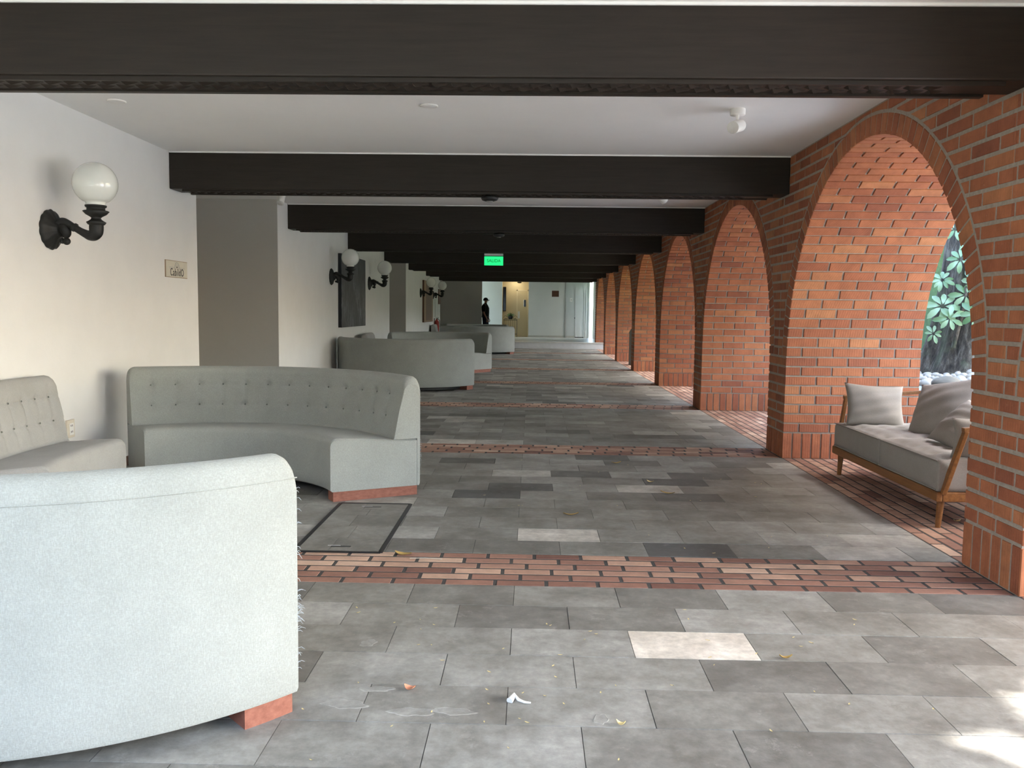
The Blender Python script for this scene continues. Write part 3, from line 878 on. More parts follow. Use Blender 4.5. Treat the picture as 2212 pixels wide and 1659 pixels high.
GRP = 'curved upholstered sofas'
A = arc_sofa(-1.802, 3.455, 1.355, -150, -38, 'curved sofa in the foreground seen from behind, pale blue in the daylight', M['fabric'], seam=True, res=.025, h=.845)
frayed(A, lambda z: ((lambda p: (p[0], (p[1] * .4 + p[2]).normalized(), p[1]))(edge_fn(1.355, -38)(z))), (.14, .74), 42, 3, .028)
def rowbtn(n, u0, u1, zs): return [(u0 + (u1 - u0) * i / (n - 1), z) for z in zs for i in range(n)]
B = arc_sofa(-2.19, 5.14, 1.605, 28, 125.5, 'curved tufted sofa facing the viewer beside the floor hatch', M['fabric'], rowbtn(13, .10, .94, (.70, .545)), res=.016)
frayed(B, lambda z: ((lambda p: (p[0], (p[1] - p[2] * .3).normalized(), p[1]))(edge_fn(1.605, 28)(z))), (.12, .70), 40, 5, .014)
C = arc_sofa(-.312, 5.16, 2.995, 172, 196.5, 'grey tufted sofa against the left wall under the nearest lamp', M['fabric_gray'], rowbtn(9, .07, .95, (.70, .545)), res=.016, sd=.61, sm=2.2)
D = arc_sofa(-2.06, 14.62, 1.27, -168, -28, 'curved sofa seen from behind halfway down the corridor, below the dark painting', M['fabric'], seam=True, res=.05)
arc_sofa(-.30, 16.61, 2.995, 172, 196.5, 'grey sofa against the wall directly below the dark painting', M['fabric_gray'], res=.05)
arc_sofa(-1.70, 16.95, 1.46, 54, 153, 'curved sofa whose open right end shows behind the halfway sofa', M['fabric'], res=.05)
arc_sofa(-1.57, 26.62, 1.36, -160, -38.5, 'far curved sofa with its back to the viewer, before the lobby step', M['fabric'], res=.06)
arc_sofa(-.30, 27.95, 2.995, 172, 192, 'far grey sofa against the wall beside the fire extinguisher', M['fabric_gray'], res=.06)
arc_sofa(-2.13, 27.95, 1.6, 30, 122, 'farthest curved sofa, its top edge showing in front of the person', M['fabric'], res=.06)

# ------------------------------------------------------------------ floor hatch
t = thing('floor_hatch', 'stone floor hatch with black metal frame in front of the tufted sofa', 'floor hatch', (-1.028, 5.0, .0015))
b = MB()
hx, hy = .236, .572
for x in (-hx, hx): b.box((x - .011, -hy, -.001), (x + .011, hy, .004))
for y in (-hy, hy): b.box((-hx, y - .010, -.001), (hx, y + .010, .004))
b.build('metal_frame', M['black'], t)
b = MB()
rws = [-hy + .012, -.30, -.03, .24, .40, hy - .012]
for i in range(5):
    xs = [-hx + .013, .0 if i % 2 else -.05, hx - .013]
    for k in range(2): 
        b.cur = random.uniform(.3, .55); b.box((xs[k] + .001, rws[i] + .001, -.001), (xs[k + 1] - .001, rws[i + 1] - .001, .0025))
b.build('stone_cover', M['slate'], t)
for y in (-.47, .47):
    b = MB(); b.box((-.055, y - .010, .002), (.055, y + .010, .0032)); q = b.build('lift_slot', M['black'], t)
    b = MB(); b.box((-.075, y + .010, .002), (-.005, y + .016, .0038)); b.build('slot_rim', M['alu'], q)

# ------------------------------------------------------------------ wooden daybed sofa in the first arch
DBX, DBY = 2.485, 6.05
t = thing('wooden_settee', 'honey wood settee with beige seat cushions standing under the nearest arch', 'settee', (DBX, DBY, 0))
W2, DP = .905, .76     # half length along Y, depth along X
b = MB()
b.box((0, -W2, .172), (.035, W2, .232)); b.box((DP - .035, -W2, .172), (DP, W2, .232)); b.box((.0352, -W2, .172), (DP - .0352, -W2 + .035, .232)); b.box((.0352, W2 - .035, .172), (DP - .0352, W2, .232))
for i in range(9): b.box((.03, -W2 + .1 + i * .205, .195), (DP - .03, -W2 + .16 + i * .205, .222))
b.build('seat_frame', M['honey'], t, bevel=.006)
for x, y in ((.055, -W2 + .06), (.055, W2 - .06), (DP - .055, -W2 + .06), (DP - .055, W2 - .06)):
    b = MB(); b.tube([(x + (-.01 if x < .3 else .01), y, 0), (x, y, .18)], [.016, .024], 14); b.build('leg', M['honey'], t, True)
for sg in (-1, 1):
    b = MB()
    y0 = sg * (W2 - .012); y1 = sg * (W2 + .065)
    for x, xo in ((.02, .10), (.25, .29), (.48, .49)): b.bar((x + .02, y0, .22), (xo + .02, y1, .62), .03, .045, (0, 1, 0), .026, .036)
    b.bar((DP - .03, y0, .22), (DP + .03, y1, .69), .035, .045, (0, 1, 0))
    b.bar((.10, y1, .625), (DP + .05, y1, .685), .035, .028)
    b.build('arm_frame', M['honey'], t, bevel=.004)
b = MB(); b.bar((DP + .05, -W2 - .06, .71), (DP + .05, W2 + .06, .71), .03, .045)
for i in range(11):
    y = -W2 + .09 + i * (2 * W2 - .18) / 10; b.bar((DP - .02, y, .23), (DP + .045, y, .70), .02, .02, (0, 1, 0))
b.build('back_frame', M['honey'], t, bevel=.004)
def seat_cushion(y0, y1, x0, x1, z0, z1, parent, name='seat_cushion'):
    mb = MB(); nx, ny = 44, 50
    top = []
    def dim(x, y, tz):
        h = tz
        ux = (x - x0) / (x1 - x0); uy = (y - y0) / (y1 - y0)
        e = min(ux, 1 - ux) * (x1 - x0); f = min(uy, 1 - uy) * (y1 - y0)
        h += .020 * (min(e, .1) / .1) * (min(f, .1) / .1)
        for i in range(5):
            for k in range(6):
                px = x0 + (i + .5) / 5 * (x1 - x0); py = y0 + (k + .5) / 6 * (y1 - y0)
                r2 = (px - x) ** 2 + (py - y) ** 2
                h -= .020 * math.exp(-r2 / (2 * .022 ** 2))
        for q in (e, f):
            if q < .02: h -= .018 * (1 - math.sqrt(max(0, 1 - (1 - q / .02) ** 2)))
        return h
    xs = [x0 + (x1 - x0) * i / nx for i in range(nx + 1)]; ys = [y0 + (y1 - y0) * i / ny for i in range(ny + 1)]
    xs = sorted(xs + [x0 + .006, x1 - .006]); ys = sorted(ys + [y0 + .006, y1 - .006])
    mb.grid([[(x, y, dim(x, y, z1)) for x in xs] for y in ys])
    mb.grid([[(x, y, z0) for x in xs] for y in ys], flip=True)
    def side(pts):
        rows = []
        for k in range(7):
            q = k / 6; bul = .012 * math.sin(PI * q); m_ = len(pts) - 1
            rows.append([(x + nx_ * bul * min(1, i_ / 4, (m_ - i_) / 4), y + ny_ * bul * min(1, i_ / 4, (m_ - i_) / 4), z0 + (dim(x, y, z1) - z0) * q) for i_, (x, y, nx_, ny_) in enumerate(pts)])
        mb.grid(rows)
    side([(x, y0, 0, -1) for x in xs]); side([(x1, y, 1, 0) for y in ys]); side([(x, y1, 0, 1) for x in xs[::-1]]); side([(x0, y, -1, 0) for y in ys[::-1]])
    o = mb.build(name, M['linen'], parent, True)
    bm = bmesh.new(); bm.from_mesh(o.data); bmesh.ops.remove_doubles(bm, verts=bm.verts, dist=.0008); bmesh.ops.recalc_face_normals(bm, faces=bm.faces); bm.to_mesh(o.data); bm.free()
    for z in (z0 + .006, z1 - .004):
        p = MB(); p.tube([(x0 - .004, y0 + .01, z), (x0 - .004, y1 - .01, z)], .005, 6); p.build('piping', M['linen'], o, True)
seat_cushion(-W2 + .015, -.004, .012, DP - .02, .234, .425, t)
seat_cushion(.004, W2 - .015, .012, DP - .02, .234, .425, t)
def pillow(name, label, w, h, th, loc, rot, seed, roll=0.):
    rnd = random.Random(seed); n = 22; mb = MB()
    ph = [rnd.uniform(0, 6) for _ in range(4)]
    for s in (1, -1):
        rows = []
        for i in range(n + 1):
            row = []
            for k in range(n + 1):
                u = -1 + 2 * i / n; v = -1 + 2 * k / n
                x = u * w / 2 * (1 - .09 * (1 - v * v) * abs(u)); y = v * h / 2 * (1 - .09 * (1 - u * u) * abs(v))
                q = max(0, (1 - u * u)) ** .55 * max(0, (1 - v * v)) ** .55
                wr = .004 * math.sin(5 * u + 3 * v + ph[0]) * q + .005 * math.sin(13 * v - 4 * u + ph[1]) * q
                z = s * (th / 2 * q) + wr * (1 if s > 0 else .3)
                row.append((x * math.cos(roll) - y * math.sin(roll), x * math.sin(roll) + y * math.cos(roll), z))
            rows.append(row)
        mb.grid(rows, flip=s < 0)
    o = mb.build(name, M['linen'], None, True)
    bm = bmesh.new(); bm.from_mesh(o.data); bmesh.ops.remove_doubles(bm, verts=bm.verts, dist=.0006); bmesh.ops.recalc_face_normals(bm, faces=bm.faces); bm.to_mesh(o.data); bm.free()
    o.location = loc; o.rotation_euler = rot
    tag(o, label, 'pillow', 'loose pillows on the settee')
    return o
rd = math.radians
pillow('throw_pillow', 'beige pillow leaning on the far left arm of the settee', .46, .36, .15, (DBX + .26, DBY + .73, .585), (rd(66), rd(3), rd(-4)), 1)
pillow('throw_pillow', 'large upright beige pillow in the middle against the settee back', .57, .49, .20, (DBX + .545, DBY + .17, .625), (rd(60), 0, rd(-72)), 2, rd(13))
pillow('throw_pillow', 'slumped beige pillow at the right of the settee, partly behind the brick pier', .46, .38, .17, (DBX + .40, DBY - .40, .575), (rd(48), 0, rd(-84)), 3, rd(-8))
pillow('arm_cushion', 'flat beige cushion inside the near arm of the settee', .54, .25, .13, (DBX + .38, DBY - .81, .555), (rd(90), 0, rd(0)), 4)

# ------------------------------------------------------------------ garden seen through the first arch
b = MB(); b.box((4.2, 4.0, -.1), (4.5, 14.5, .43)); b.box((4.16, 4.0, .43), (4.54, 14.5, .49))
tag(b.build('planter_kerb', M['kerb']), 'bluish stone planter kerb outside behind the settee', 'kerb')
b = MB(); b.hexa([(4.5, 4, -.1), (9, 4, -.1), (9, 14.5, -.1), (4.5, 14.5, -.1), (4.5, 4, .44), (9, 4, 1.0), (9, 14.5, 1.0), (4.5, 14.5, .44)])
tag(b.build('planter_soil', M['ground']), kind='structure')
# trunk with flutes
TX, TY = 5.85, 11.45
mb = MB(); rows = []
for i in range(28):
    z = .45 + i * .16
    row = []
    for k in range(48):
        a = 2 * PI * k / 48
        r = .48 + .24 * math.exp(-(z - .45) * 2.2) - .02 * z
        r *= 1 + .07 * math.sin(5 * a + .5 * z) + .05 * math.sin(9 * a - .7 * z + 1) + .03 * math.sin(17 * a + z)
        row.append((r * math.cos(a) + .05 * z, r * math.sin(a), z))
    rows.append(row)
mb.grid(rows, closed=True)
t = thing('garden_tree', 'thick tree trunk in the garden outside the nearest arch', 'tree', (TX, TY, 0))
mb.build('trunk', M['bark'], t, True)
mb = MB()
mb.tube([(.25, -.1, 4.6), (.4, -.3, 5.6), (1.2, -.5, 6.6)], [.3, .2, .1], 10); mb.tube([(.15, .1, 4.6), (-.5, .5, 5.6), (-.9, 1.2, 6.8)], [.28, .18, .08], 10)
mb.build('branch', M['bark'], t, True)
# climbing umbrella plant: rosettes of leaflets
def rosette(mb, c, nrm, size, n, rnd):
    nrm = Vector(nrm).normalized(); a = nrm.cross(Vector((0, 0, 1))).normalized(); b = a.cross(nrm).normalized()
    c = Vector(c)
    for k in range(n):
        an = 2 * PI * k / n + rnd.uniform(-.15, .15); l = size * rnd.uniform(.8, 1.1); w = l * .36
        d = a * math.cos(an) + b * math.sin(an); s = nrm.cross(d).normalized()
        mb.cur = rnd.random()
        pts = []
        for (u, q, lift) in ((.12, .0, 0), (.3, .55, .05), (.6, 1, .02), (.85, .75, -.10), (1, .0, -.22)):
            m = c + d * l * u + nrm * l * lift
            pts.append((m - s * w * q * .5, m + nrm * (-l * .03), m + s * w * q * .5))
        mb.grid([list(p) for p in pts])
t = thing('climbing_plant', 'umbrella leaved plant climbing the garden tree trunk', 'plant', (TX, TY, 0))
rnd = random.Random(21)
mb = MB(); mb.tube([(-.42, -.42, .9), (-.36, -.45, 1.3), (-.30, -.48, 1.8), (-.12, -.5, 2.3), (.1, -.5, 3.0)], [.03, .028, .024, .02, .012], 8)
mb.tube([(-.05, -.56, 1.1), (.05, -.6, 1.5), (.12, -.6, 2.1)], [.018, .016, .012], 8)
mb.build('vine_stem', M['bark'], t, True)
def px_dir(): return Vector((-.47, -.86, .15))
spots = [(-.30, 1.42, .30), (-.10, 1.55, .27), (.02, 1.33, .29), (.16, 1.50, .28), (.26, 1.30, .26), (-.36, 1.10, .16), (.02, 1.98, .34), (.17, 2.10, .34), (-.18, 1.95, .26), (-.02, 2.42, .28), (.12, 2.62, .3), (.32, 1.75, .3), (-.33, 1.72, .2), (.30, 2.35, .32), (-.2, 2.7, .3), (.4, 1.1, .22), (.0, 1.7, .3), (-.22, 1.28, .24), (.12, 1.86, .28), (.22, 2.5, .3), (-.08, 2.2, .28), (.05, 2.85, .3), (.36, 1.5, .26), (-.26, 2.3, .24), (.28, 2.0, .26)]
for (u, z, sz) in spots:
    side = Vector((.86, -.47, 0)); z = 1.3 + (z - 1.3) * 1.11; p = side * u * 1.27 + Vector((-.47, -.86, 0)) * rnd.uniform(.64, .8) + Vector((.05 * z, 0, z))
    mb = MB(); rosette(mb, p, (-.47 + rnd.uniform(-.35, .35), -.86, rnd.uniform(.05, .6)), sz * .80, rnd.choice((7, 8, 9)), rnd)
    mb.build('leaf_rosette', M['leaf'], t, True, recalc=False)
# boulder + pebbles on the planter
def stone(mb, c, r, sc, rnd):
    ph = [rnd.uniform(0, 6) for _ in range(3)]
    o = len(mb.v); mb.sphere(c, r, 14, 9, sc)
    for i in range(o, len(mb.v)):
        x, y, z = mb.v[i]; d = Vector((x, y, z)) - Vector(c)
        d *= 1 + .10 * math.sin(9 * d.x / r * .3 + ph[0]) + .08 * math.sin(4 * d.y / r + ph[1]); mb.v[i] = tuple(Vector(c) + d)
mb = MB(); stone(mb, (0, 0, .06), .155, (1.0, .9, .55), rnd)
o = mb.build('garden_boulder', M['boulder'], None, True, (4.76, 9.78, .475)); tag(o, 'smooth brown boulder among white pebbles behind the settee', 'boulder')
srcs = []
for i in range(5):
    mb = MB(); stone(mb, (0, 0, 0), .05, (1, .8, .7), rnd); o = mb.build('pebble', M['pebble'], None, True); srcs.append(o); o.location = (0, 0, -5)
cnt = 0; placed = []
for i in range(1600):
    y = rnd.uniform(8.6, 11.4); x = rnd.uniform(4.64, 5.75)
    sc = rnd.uniform(.7, 1.5)
    if math.hypot(x - 4.76, y - 9.78) < .23 or any(math.hypot(x - a, y - c) < .075 * (sc + s2) * .74 for a, c, s2 in placed) or math.hypot(x - TX, y - TY) < .78: continue
    s = srcs[cnt] if cnt < 5 else srcs[cnt % 5].copy()
    if cnt >= 5: COL.objects.link(s)
    s.location = (x, y, .44 + (x - 4.5) * .1245 + .022 * sc); s.rotation_euler = (0, 0, rnd.uniform(0, 6)); s.scale = (sc, sc, sc)
    tag(s, 'white pebble on the planter at the foot of the tree', 'pebble', 'white pebbles round the tree foot'); placed.append((x, y, sc)); cnt += 1
    if cnt >= 160: break

# tree crowns added outside the arcade, out of view (they keep the sun off the corridor but for two gaps)
SUN_EL, SUN_AZ = rd(44), rd(-6)         # azimuth measured from +X towards +Y
sd_ = Vector((math.cos(SUN_EL) * math.cos(SUN_AZ), math.cos(SUN_EL) * math.sin(SUN_AZ), math.sin(SUN_EL)))
GAPS = [(1.80, 2.85, .19, .07, .75), (1.545, 2.40, .24, .03, -.80)]
def in_gap(p, grow):
    tt = p.z / sd_.z; x = p.x - sd_.x * tt; y = p.y - sd_.y * tt
    for gx, gy, a, b, an in GAPS:
        dx, dy = x - gx, y - gy; c, s = math.cos(an), math.sin(an)
        u, v = dx * c + dy * s, -dx * s + dy * c
        if (u / (a + grow)) ** 2 + (v / (b + grow)) ** 2 < 1: return True
    return False
mb = MB(); rnd = random.Random(5)
y = -4.5
while y < 37.5:
    h = -2.0 if 5 < y < 13.5 else -.25
    while h < 3.2:
        for ly in range(4):
            X = 8.0 + rnd.uniform(-.6, .6) + ly * .45
            base = Vector((R + T, y + rnd.uniform(-.09, .09), h + rnd.uniform(-.08, .08)))
            k = (X - base.x) / sd_.x; p = base + sd_ * k
            if in_gap(p, .085): continue
            d = Vector((rnd.uniform(-1, 1), rnd.uniform(-1, 1), rnd.uniform(-1, 1))).normalized()
            n_ = (sd_ + d * .55).normalized(); a = n_.cross(d).normalized(); b2 = n_.cross(a)
            l, w = rnd.uniform(.13, .19), rnd.uniform(.075, .11)
            if abs(y - 2.5) < 1.2: l, w = l * .75, w * .8
            mb.cur = rnd.random()
            mb.add([p - a * l, p - b2 * w, p + a * l, p + b2 * w], [(0, 1, 2, 3)])
        h += .13 if abs(y - 2.5) > 1.2 else .10
    y += .16 if abs(y - 2.5) > 1.2 else .12
tag(mb.build('sun_block_foliage', M['sun_block'], None, recalc=False), 'leafy tree crowns added high outside the arcade to block the sun', 'foliage', kind='stuff')
# low hedge outside the far lobby opening
mb = MB()
for i in range(900):
    p = Vector((rnd.uniform(2.9, 4.6), rnd.uniform(33.6, 38), rnd.uniform(0, .95))); mb.cur = rnd.random()
    d = Vector((rnd.uniform(-1, 1), rnd.uniform(-1, 1), rnd.uniform(-1, 1))).normalized(); a = d.orthogonal().normalized() * .12; c = d.cross(a).normalized() * .06
    mb.add([p - a, p - c, p + a, p + c], [(0, 1, 2, 3)])
tag(mb.build('garden_hedge', M['hedge'], None, recalc=False), 'low green hedge outside the far lobby opening', 'hedge', kind='stuff')

# ------------------------------------------------------------------ iron plant stand in the lobby
t = thing('plant_stand', 'scrolled iron plant stand before the cream lobby wall', 'plant stand', (-.88, YE + .05, .23))
b = MB()
for x in (-.27, .27):
    for y in (-.1, .1): b.tube([(x, y, 0), (x, y, .74)], .009, 6)
for y in (-.1, .1):
    for z in (.12, .70, .74): b.tube([(-.27, y, z), (.27, y, z)], .008, 6)
for x in (-.18, -.09, 0, .09, .18): b.tube([(x, -.1, .12), (x, -.1, .70)], .005, 6)
b.build('frame', M['iron'], t)
for x in (-.19, .19):
    b = MB(); sg = 1 if x > 0 else -1
    b.tube([(x + sg * .09 * math.cos(a) * (1 - a / 9), -.1, .80 + .10 * math.sin(a) * (1 - a / 9)) for a in [i * .3 for i in range(22)]], .007, 6); b.build('scroll', M['iron'], t)
b = MB(); b.lathe([(.06, .74), (.10, .78), (.11, .86), (.10, .87)], (0, 0, 0), 'z', 16); pot = b.build('pot', M['iron'], t, True)
mb = MB(); rnd = random.Random(9)
for i in range(60):
    a = rnd.uniform(0, 6.28); l = rnd.uniform(.12, .24); d = Vector((math.cos(a), math.sin(a) * .6, rnd.uniform(.1, 1.2))).normalized(); p = Vector((0, 0, .86)); s = d.orthogonal().normalized() * .02
    mb.cur = rnd.random(); mb.add([p, p + d * l * .5 - s, p + d * l + Vector((0, 0, -.03)), p + d * l * .5 + s], [(0, 1, 2, 3)])
tag(mb.build('fern', M['hedge'], None, loc=(-.88, YE + .05, .23), recalc=False), 'small green potted fern on the iron stand in the lobby', 'plant')

# grey litter bin tucked in a far arch
t = thing('litter_bin', 'grey round-topped bin behind the fifth brick pier', 'bin', (2.62, 21.2, 0))
b = MB(); b.lathe([(.17, 0), (.18, .02), (.18, .78)], (0, 0, 0), 'z', 24); b.build('body', M['gray'], t, True)
b = MB(); b.lathe([(.188, .78), (.188, .81), (.15, .88), (.08, .93), (.01, .945)], (0, 0, 0), 'z', 24); b.build('lid', M['gray'], t, True)

# ------------------------------------------------------------------ person in the lobby
def person(loc, rz):
    t = thing('person', 'person in dark shirt and cap standing in profile facing right by the lobby', 'person', loc, rz)
    # local: faces +X, left is +Y ; height about 1.6
    V = {}; verts = []; edges = []; rad = []
    def v(n, p, r, par=None):
        V[n] = len(verts); verts.append(p); rad.append(r)
        if par is not None: edges.append((V[par], V[n]))
    v('pel', (0, 0, .86), (.115, .135)); v('waist', (.01, 0, .98), (.11, .128), 'pel'); v('chest', (.0, 0, 1.16), (.118, .145), 'waist'); v('upch', (-.01, 0, 1.27), (.10, .12), 'chest')
    v('neck', (-.005, 0, 1.345), (.05, .05), 'upch'); v('neck2', (.01, 0, 1.39), (.048, .048), 'neck')
    v('head', (.02, 0, 1.46), (.078, .07), 'neck2'); v('crown', (.01, 0, 1.535), (.075, .068), 'head')
    for s, n in ((1, 'l'), (-1, 'r')):
        v('hip' + n, (0, s * .085, .80), (.085, .085), 'pel'); v('knee' + n, (.02 + s * .02, s * .09, .44), (.056, .056), 'hip' + n); v('ank' + n, (-.02 + s * .04, s * .09, .085), (.038, .038), 'knee' + n)
        v('ball' + n, (.10 + s * .04, s * .095, .035), (.038, .032), 'ank' + n); v('toe' + n, (.17 + s * .04, s * .1, .028), (.028, .022), 'ball' + n)
        v('sh' + n, (-.005, s * .175, 1.265), (.058, .058), 'upch'); v('elb' + n, (-.005 + .02 * s, s * .215, 1.0), (.040, .040), 'sh' + n); v('wr' + n, (.09, s * .205, .79), (.026, .028), 'elb' + n); v('palm' + n, (.115, s * .20, .715), (.018, .036), 'wr' + n)
    me = bpy.data.meshes.new('body'); me.from_pydata(verts, edges, [])
    o = bpy.data.objects.new('body', me); COL.objects.link(o); o.parent = t
    sk = o.modifiers.new('skin', 'SKIN'); sk.use_smooth_shade = True
    for i, d in enumerate(me.skin_vertices[0].data): d.radius = rad[i]; d.use_root = i == 0
    ss = o.modifiers.new('sub', 'SUBSURF'); ss.levels = 2; ss.render_levels = 2
    me.materials.append(M['skin'])
    # fingers and thumbs
    for s in (1, -1):
        y = s * .20
        for k, ln in enumerate((.062, .072, .068, .052)):
            b = MB(); x = .135 - k * .017
            b.tube([(x, y, .70), (x + .006, y - s * .004, .70 - ln * .5), (x + .004, y - s * .014, .70 - ln)], [.0085, .008, .006], 8); b.build('finger', M['skin'], o, True)
        b = MB(); b.tube([(.125, y - s * .01, .745), (.15, y - s * .02, .715), (.152, y - s * .026, .685)], [.011, .0095, .007], 8); b.build('thumb', M['skin'], o, True)
    # face
    b = MB(); b.tube([(.092, 0, 1.475), (.108, 0, 1.452), (.095, 0, 1.438)], [.009, .014, .008], 8); b.build('nose', M['skin'], o, True)
    b = MB(); b.tube([(.084, -.022, 1.415), (.092, 0, 1.414), (.084, .022, 1.415)], [.004, .007, .004], 8); b.build('mouth', M['brown'], o, True)
    for s in (1, -1):
        b = MB(); b.sphere((.082, s * .030, 1.475), .010); b.build('eye', M['black'], o, True)
        b = MB(); b.sphere((.012, s * .072, 1.455), .026, sc=(.8, .35, 1.2)); b.build('ear', M['skin'], o, True)
    b = MB()
    rows = []
    for i in range(9):
        tt = .55 * PI * i / 8 + .0
        rows.append([(-.008 + .085 * math.sin(tt + .08) * math.cos(a) * (1 if math.cos(a) < .3 else .92), .078 * math.sin(tt + .08) * math.sin(a), 1.475 + .085 * math.cos(tt)) for a in [2 * PI * k / 20 for k in range(20)]])
    b.grid(rows, closed=True); b.build('hair', M['hair'], o, True)
    # cap with peak
    b = MB(); rows = []
    for i in range(9):
        tt = .5 * PI * i / 8
        rows.append([(.008 + .098 * max(math.sin(tt), .02) * math.cos(a), .086 * max(math.sin(tt), .02) * math.sin(a), 1.495 + .093 * math.cos(tt)) for a in [2 * PI * k / 24 for k in range(24)]])
    b.grid(rows, closed=True); cap = b.build('cap', M['shirt'], o, True)
    b = MB(); rows = []
    for i in range(5):
        q = i / 4
        rows.append([(.085 + q * .085 - abs(w) ** 2 * (.02 + .03 * q), w * .075, 1.503 - .012 * q - .015 * abs(w) ** 2) for w in [-1 + .2 * k for k in range(11)]])
    b.grid(rows); pk = b.build('peak', M['shirt'], cap, True); sm = pk.modifiers.new('solid', 'SOLIDIFY'); sm.thickness = .006
    # shirt: loose shell with short sleeves
    def shell(name, mat, rings, n=24):
        b = MB(); b.grid([[(cx + rx * math.cos(2 * PI * k / n), cy + ry * math.sin(2 * PI * k / n), z + tz * math.cos(2 * PI * k / n)) for k in range(n)] for cx, cy, z, rx, ry, tz in rings], closed=True)
        q = b.build(name, mat, o, True); m = q.modifiers.new('solid', 'SOLIDIFY'); m.thickness = .006; return q
    shell('shirt', M['shirt'], [(0, 0, .82, .135, .185, 0), (.005, 0, .90, .137, .178, 0), (.01, 0, 1.0, .14, .17, 0), (.0, 0, 1.12, .15, .182, 0), (-.012, 0, 1.22, .142, .195, 0), (-.018, 0, 1.285, .115, .175, 0), (-.012, 0, 1.325, .085, .115, 0), (-.005, 0, 1.352, .062, .066, 0), (0, 0, 1.375, .056, .058, 0)])
    for s in (1, -1):
        b = MB(); b.tube([(-.006, s * .15, 1.295), (-.006, s * .185, 1.255), (.0, s * .205, 1.14), (.0 + .015 * s, s * .215, 1.04)], [.06, .075, .068, .066], 16, cap=False); b.build('sleeve', M['shirt'], o, True)
        b = MB(); b.tube([(0, s * .075, .86), (.0, s * .088, .78), (.02 + s * .02, s * .09, .44), (-.015 + s * .04, s * .09, .07)], [.11, .105, .08, .075], 18); b.build('trouser_leg', M['trouser'], o, True)
        b = MB(); b.tube([(-.065 + s * .04, s * .09, .04), (0 + s * .04, s * .09, .045), (.10 + s * .04, s * .095, .04), (.19 + s * .04, s * .1, .03)], [.035, .046, .045, .028], 12); b.build('shoe', M['black'], o, True)
    b = MB(); b.lathe([(.145, 0), (.147, .03)], (0, 0, .83), 'z', 24, mod=lambda a, r: 1 + .22 * abs(math.sin(a))); b.build('belt', M['black'], o, True)
    b = MB(); b.box((.12, -.06, 1.135), (.16, -.02, 1.19)); b.build('radio_microphone', M['black'], o, bevel=.008)
    return t
person((-1.80, 33.05, .23), rd(-8))

# ------------------------------------------------------------------ litter on the floor
def leaf_mesh(l, w, curl):
    mb = MB(); rows = []
    for i in range(6):
        u = i / 5; q = math.sin(PI * min(1, u * .96 + .02)) ** .8
        rows.append([(l * (u - .5), -w * q / 2, curl * (u - .5) ** 2 * 4 + .002 + curl * .3), (l * (u - .5), 0, curl * (u - .5) ** 2 * 4 + .001), (l * (u - .5), w * q / 2, curl * (u - .5) ** 2 * 4 + .002 + curl * .3)])
    mb.grid(rows); return mb
LEAVES = [((-.665, 4.40), .10, .045, 'leafdry', 'curled yellow dry leaf on the brick band beside the floor hatch'),
          ((.98, 3.13), .05, .02, 'leafdry', 'small brown leaf at the corner of the pale slab'),
          ((2.62, 4.85), .09, .05, 'leafdry', 'yellow leaf on the bricks before the near leg of the settee'),
          ((2.72, 5.35), .05, .03, 'petal', 'pale yellow leaf on the bricks beneath the settee'),
          ((.27, 5.35), .10, .022, 'leafdry', 'long yellow leaf on the slabs in the middle of the corridor'),
          ((1.0, 6.05), .11, .03, 'leafdry', 'bent yellow leaf on a dark slab right of the corridor middle'),
          ((.93, 6.45), .06, .03, 'petal', 'small yellow leaf beyond the bent one'),
          ((.75, 7.25), .09, .03, 'leafdry', 'yellow leaf near the second brick band'),
          ((-.40, 2.80), .042, .034, 'red_petal', 'pinkish orange petal on the chipped slab'),
          ((.30, 2.58), .03, .022, 'petal', 'cream petal on a slab joint at the bottom of the picture')]
M['red_petal'] = plain('pink_petal', (.55, .24, .14), .7, bmp=0)
rnd = random.Random(3)
for (x, y), l, w, m, lab in LEAVES:
    o = leaf_mesh(l, w, .012).build('fallen_leaf', M[m], None, True, (x, y, .002)); o.rotation_euler = (0, 0, rnd.uniform(-.6, .6)); tag(o, lab, 'leaf')
b = MB(); b.tube([(0, 0, .004), (.08, .004, .006), (.17, -.004, .004)], .0022, 6); tag(b.build('dry_twig', M['twig'], None, True, (-.62, 4.33, 0)), 'thin pale twig lying on the nearest brick band', 'twig')
b = MB(); b.tube([(0, 0, .006), (.015, .03, .012), (.03, .01, .006), (.05, -.01, .008), (.07, -.005, .004)], [.012, .010, .005, .004, .003], 8); tag(b.build('paper_scrap', M['paper'], None, True, (-.055, 2.72, 0)), 'crumpled white scrap on the slabs at the bottom', 'scrap')
pet = leaf_mesh(.017, .006, .0012).build('fallen_petal', M['petal'], None, True, (0, 0, .001))
first = True
for i in range(85):
    if rnd.random() < .62: y = rnd.uniform(2.25, 3.7); x = rnd.uniform(-.75, .3) if rnd.random() < .65 else rnd.uniform(.2, 1.5)
    else: y = rnd.uniform(4.5, 9); x = rnd.uniform(-.5, 1.9)
    o = pet if first else pet.copy()
    if not first: COL.objects.link(o)
    first = False
    s = rnd.uniform(.6, 1.25); o.location = (x, y, .001); o.rotation_euler = (0, 0, rnd.uniform(0, 6)); o.scale = (s, s, 1)
    tag(o, 'tiny yellow petal fallen on the grey stone floor', 'petal', 'fallen petals on the stone floor')

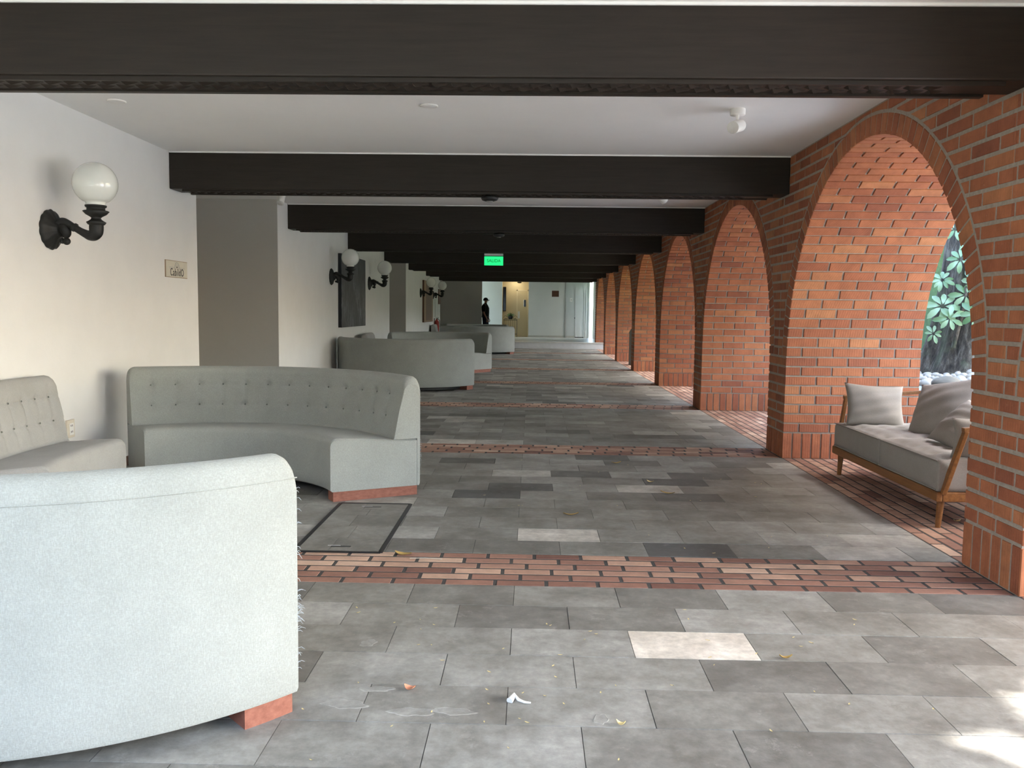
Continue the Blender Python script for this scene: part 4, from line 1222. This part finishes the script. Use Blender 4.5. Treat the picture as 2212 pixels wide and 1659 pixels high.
# ------------------------------------------------------------------ camera
f, pi_, ya_, ro_ = 1829.3923, -.0857, .0221, .0122
cy, sy = math.cos(ya_), math.sin(ya_)
fwd = Vector((-sy * math.cos(pi_), cy * math.cos(pi_), math.sin(pi_))); right = Vector((cy, sy, 0)); up = right.cross(fwd)
r2 = right * math.cos(ro_) + up * math.sin(ro_); u2 = -right * math.sin(ro_) + up * math.cos(ro_)
cd = bpy.data.cameras.new('camera'); cam = bpy.data.objects.new('camera', cd); COL.objects.link(cam)
cd.sensor_width = 36; cd.lens = f / 2212 * 36; cd.clip_start = .05; cd.clip_end = 300
mw = Matrix((r2, u2, -fwd)).transposed().to_4x4(); mw.translation = (0, 0, 1.3); cam.matrix_world = mw
S.camera = cam

# ------------------------------------------------------------------ light
W = bpy.data.worlds.new('world'); S.world = W; W.use_nodes = True
nt = W.node_tree; bg = nt.nodes['Background']
sky = nt.nodes.new('ShaderNodeTexSky'); sky.sky_type = 'NISHITA'; sky.sun_disc = False; sky.sun_elevation = SUN_EL; sky.sun_rotation = rd(90) - SUN_AZ; sky.air_density = 1.2; sky.dust_density = 2.5
c = mixc(nt, .3, sky.outputs[0], (.45, .63, .84))
L(nt, c, bg.inputs[0]); bg.inputs[1].default_value = 2.6
sl = bpy.data.lights.new('sun', 'SUN'); so = bpy.data.objects.new('sun', sl); COL.objects.link(so)
sl.energy = 28; sl.angle = rd(.53); sl.color = (1, .97, .93)
so.rotation_euler = (-sd_).to_track_quat('-Z', 'Y').to_euler()
# warm lamp in the cream door recess
pl = bpy.data.lights.new('recess_lamp', 'AREA'); po = bpy.data.objects.new('recess_lamp', pl); COL.objects.link(po)
pl.energy = 5; pl.size = .3; pl.color = (1, .87, .62); po.location = (-.68, YE + .1, H - .03)

vs = S.view_settings; vs.view_transform = 'Standard'; vs.look = 'None'; vs.exposure = .48; vs.gamma = 1; vs.use_curve_mapping = False
S.cycles.use_denoising = True
S.cycles.max_bounces = 10; S.cycles.diffuse_bounces = 6; S.cycles.sample_clamp_indirect = 8
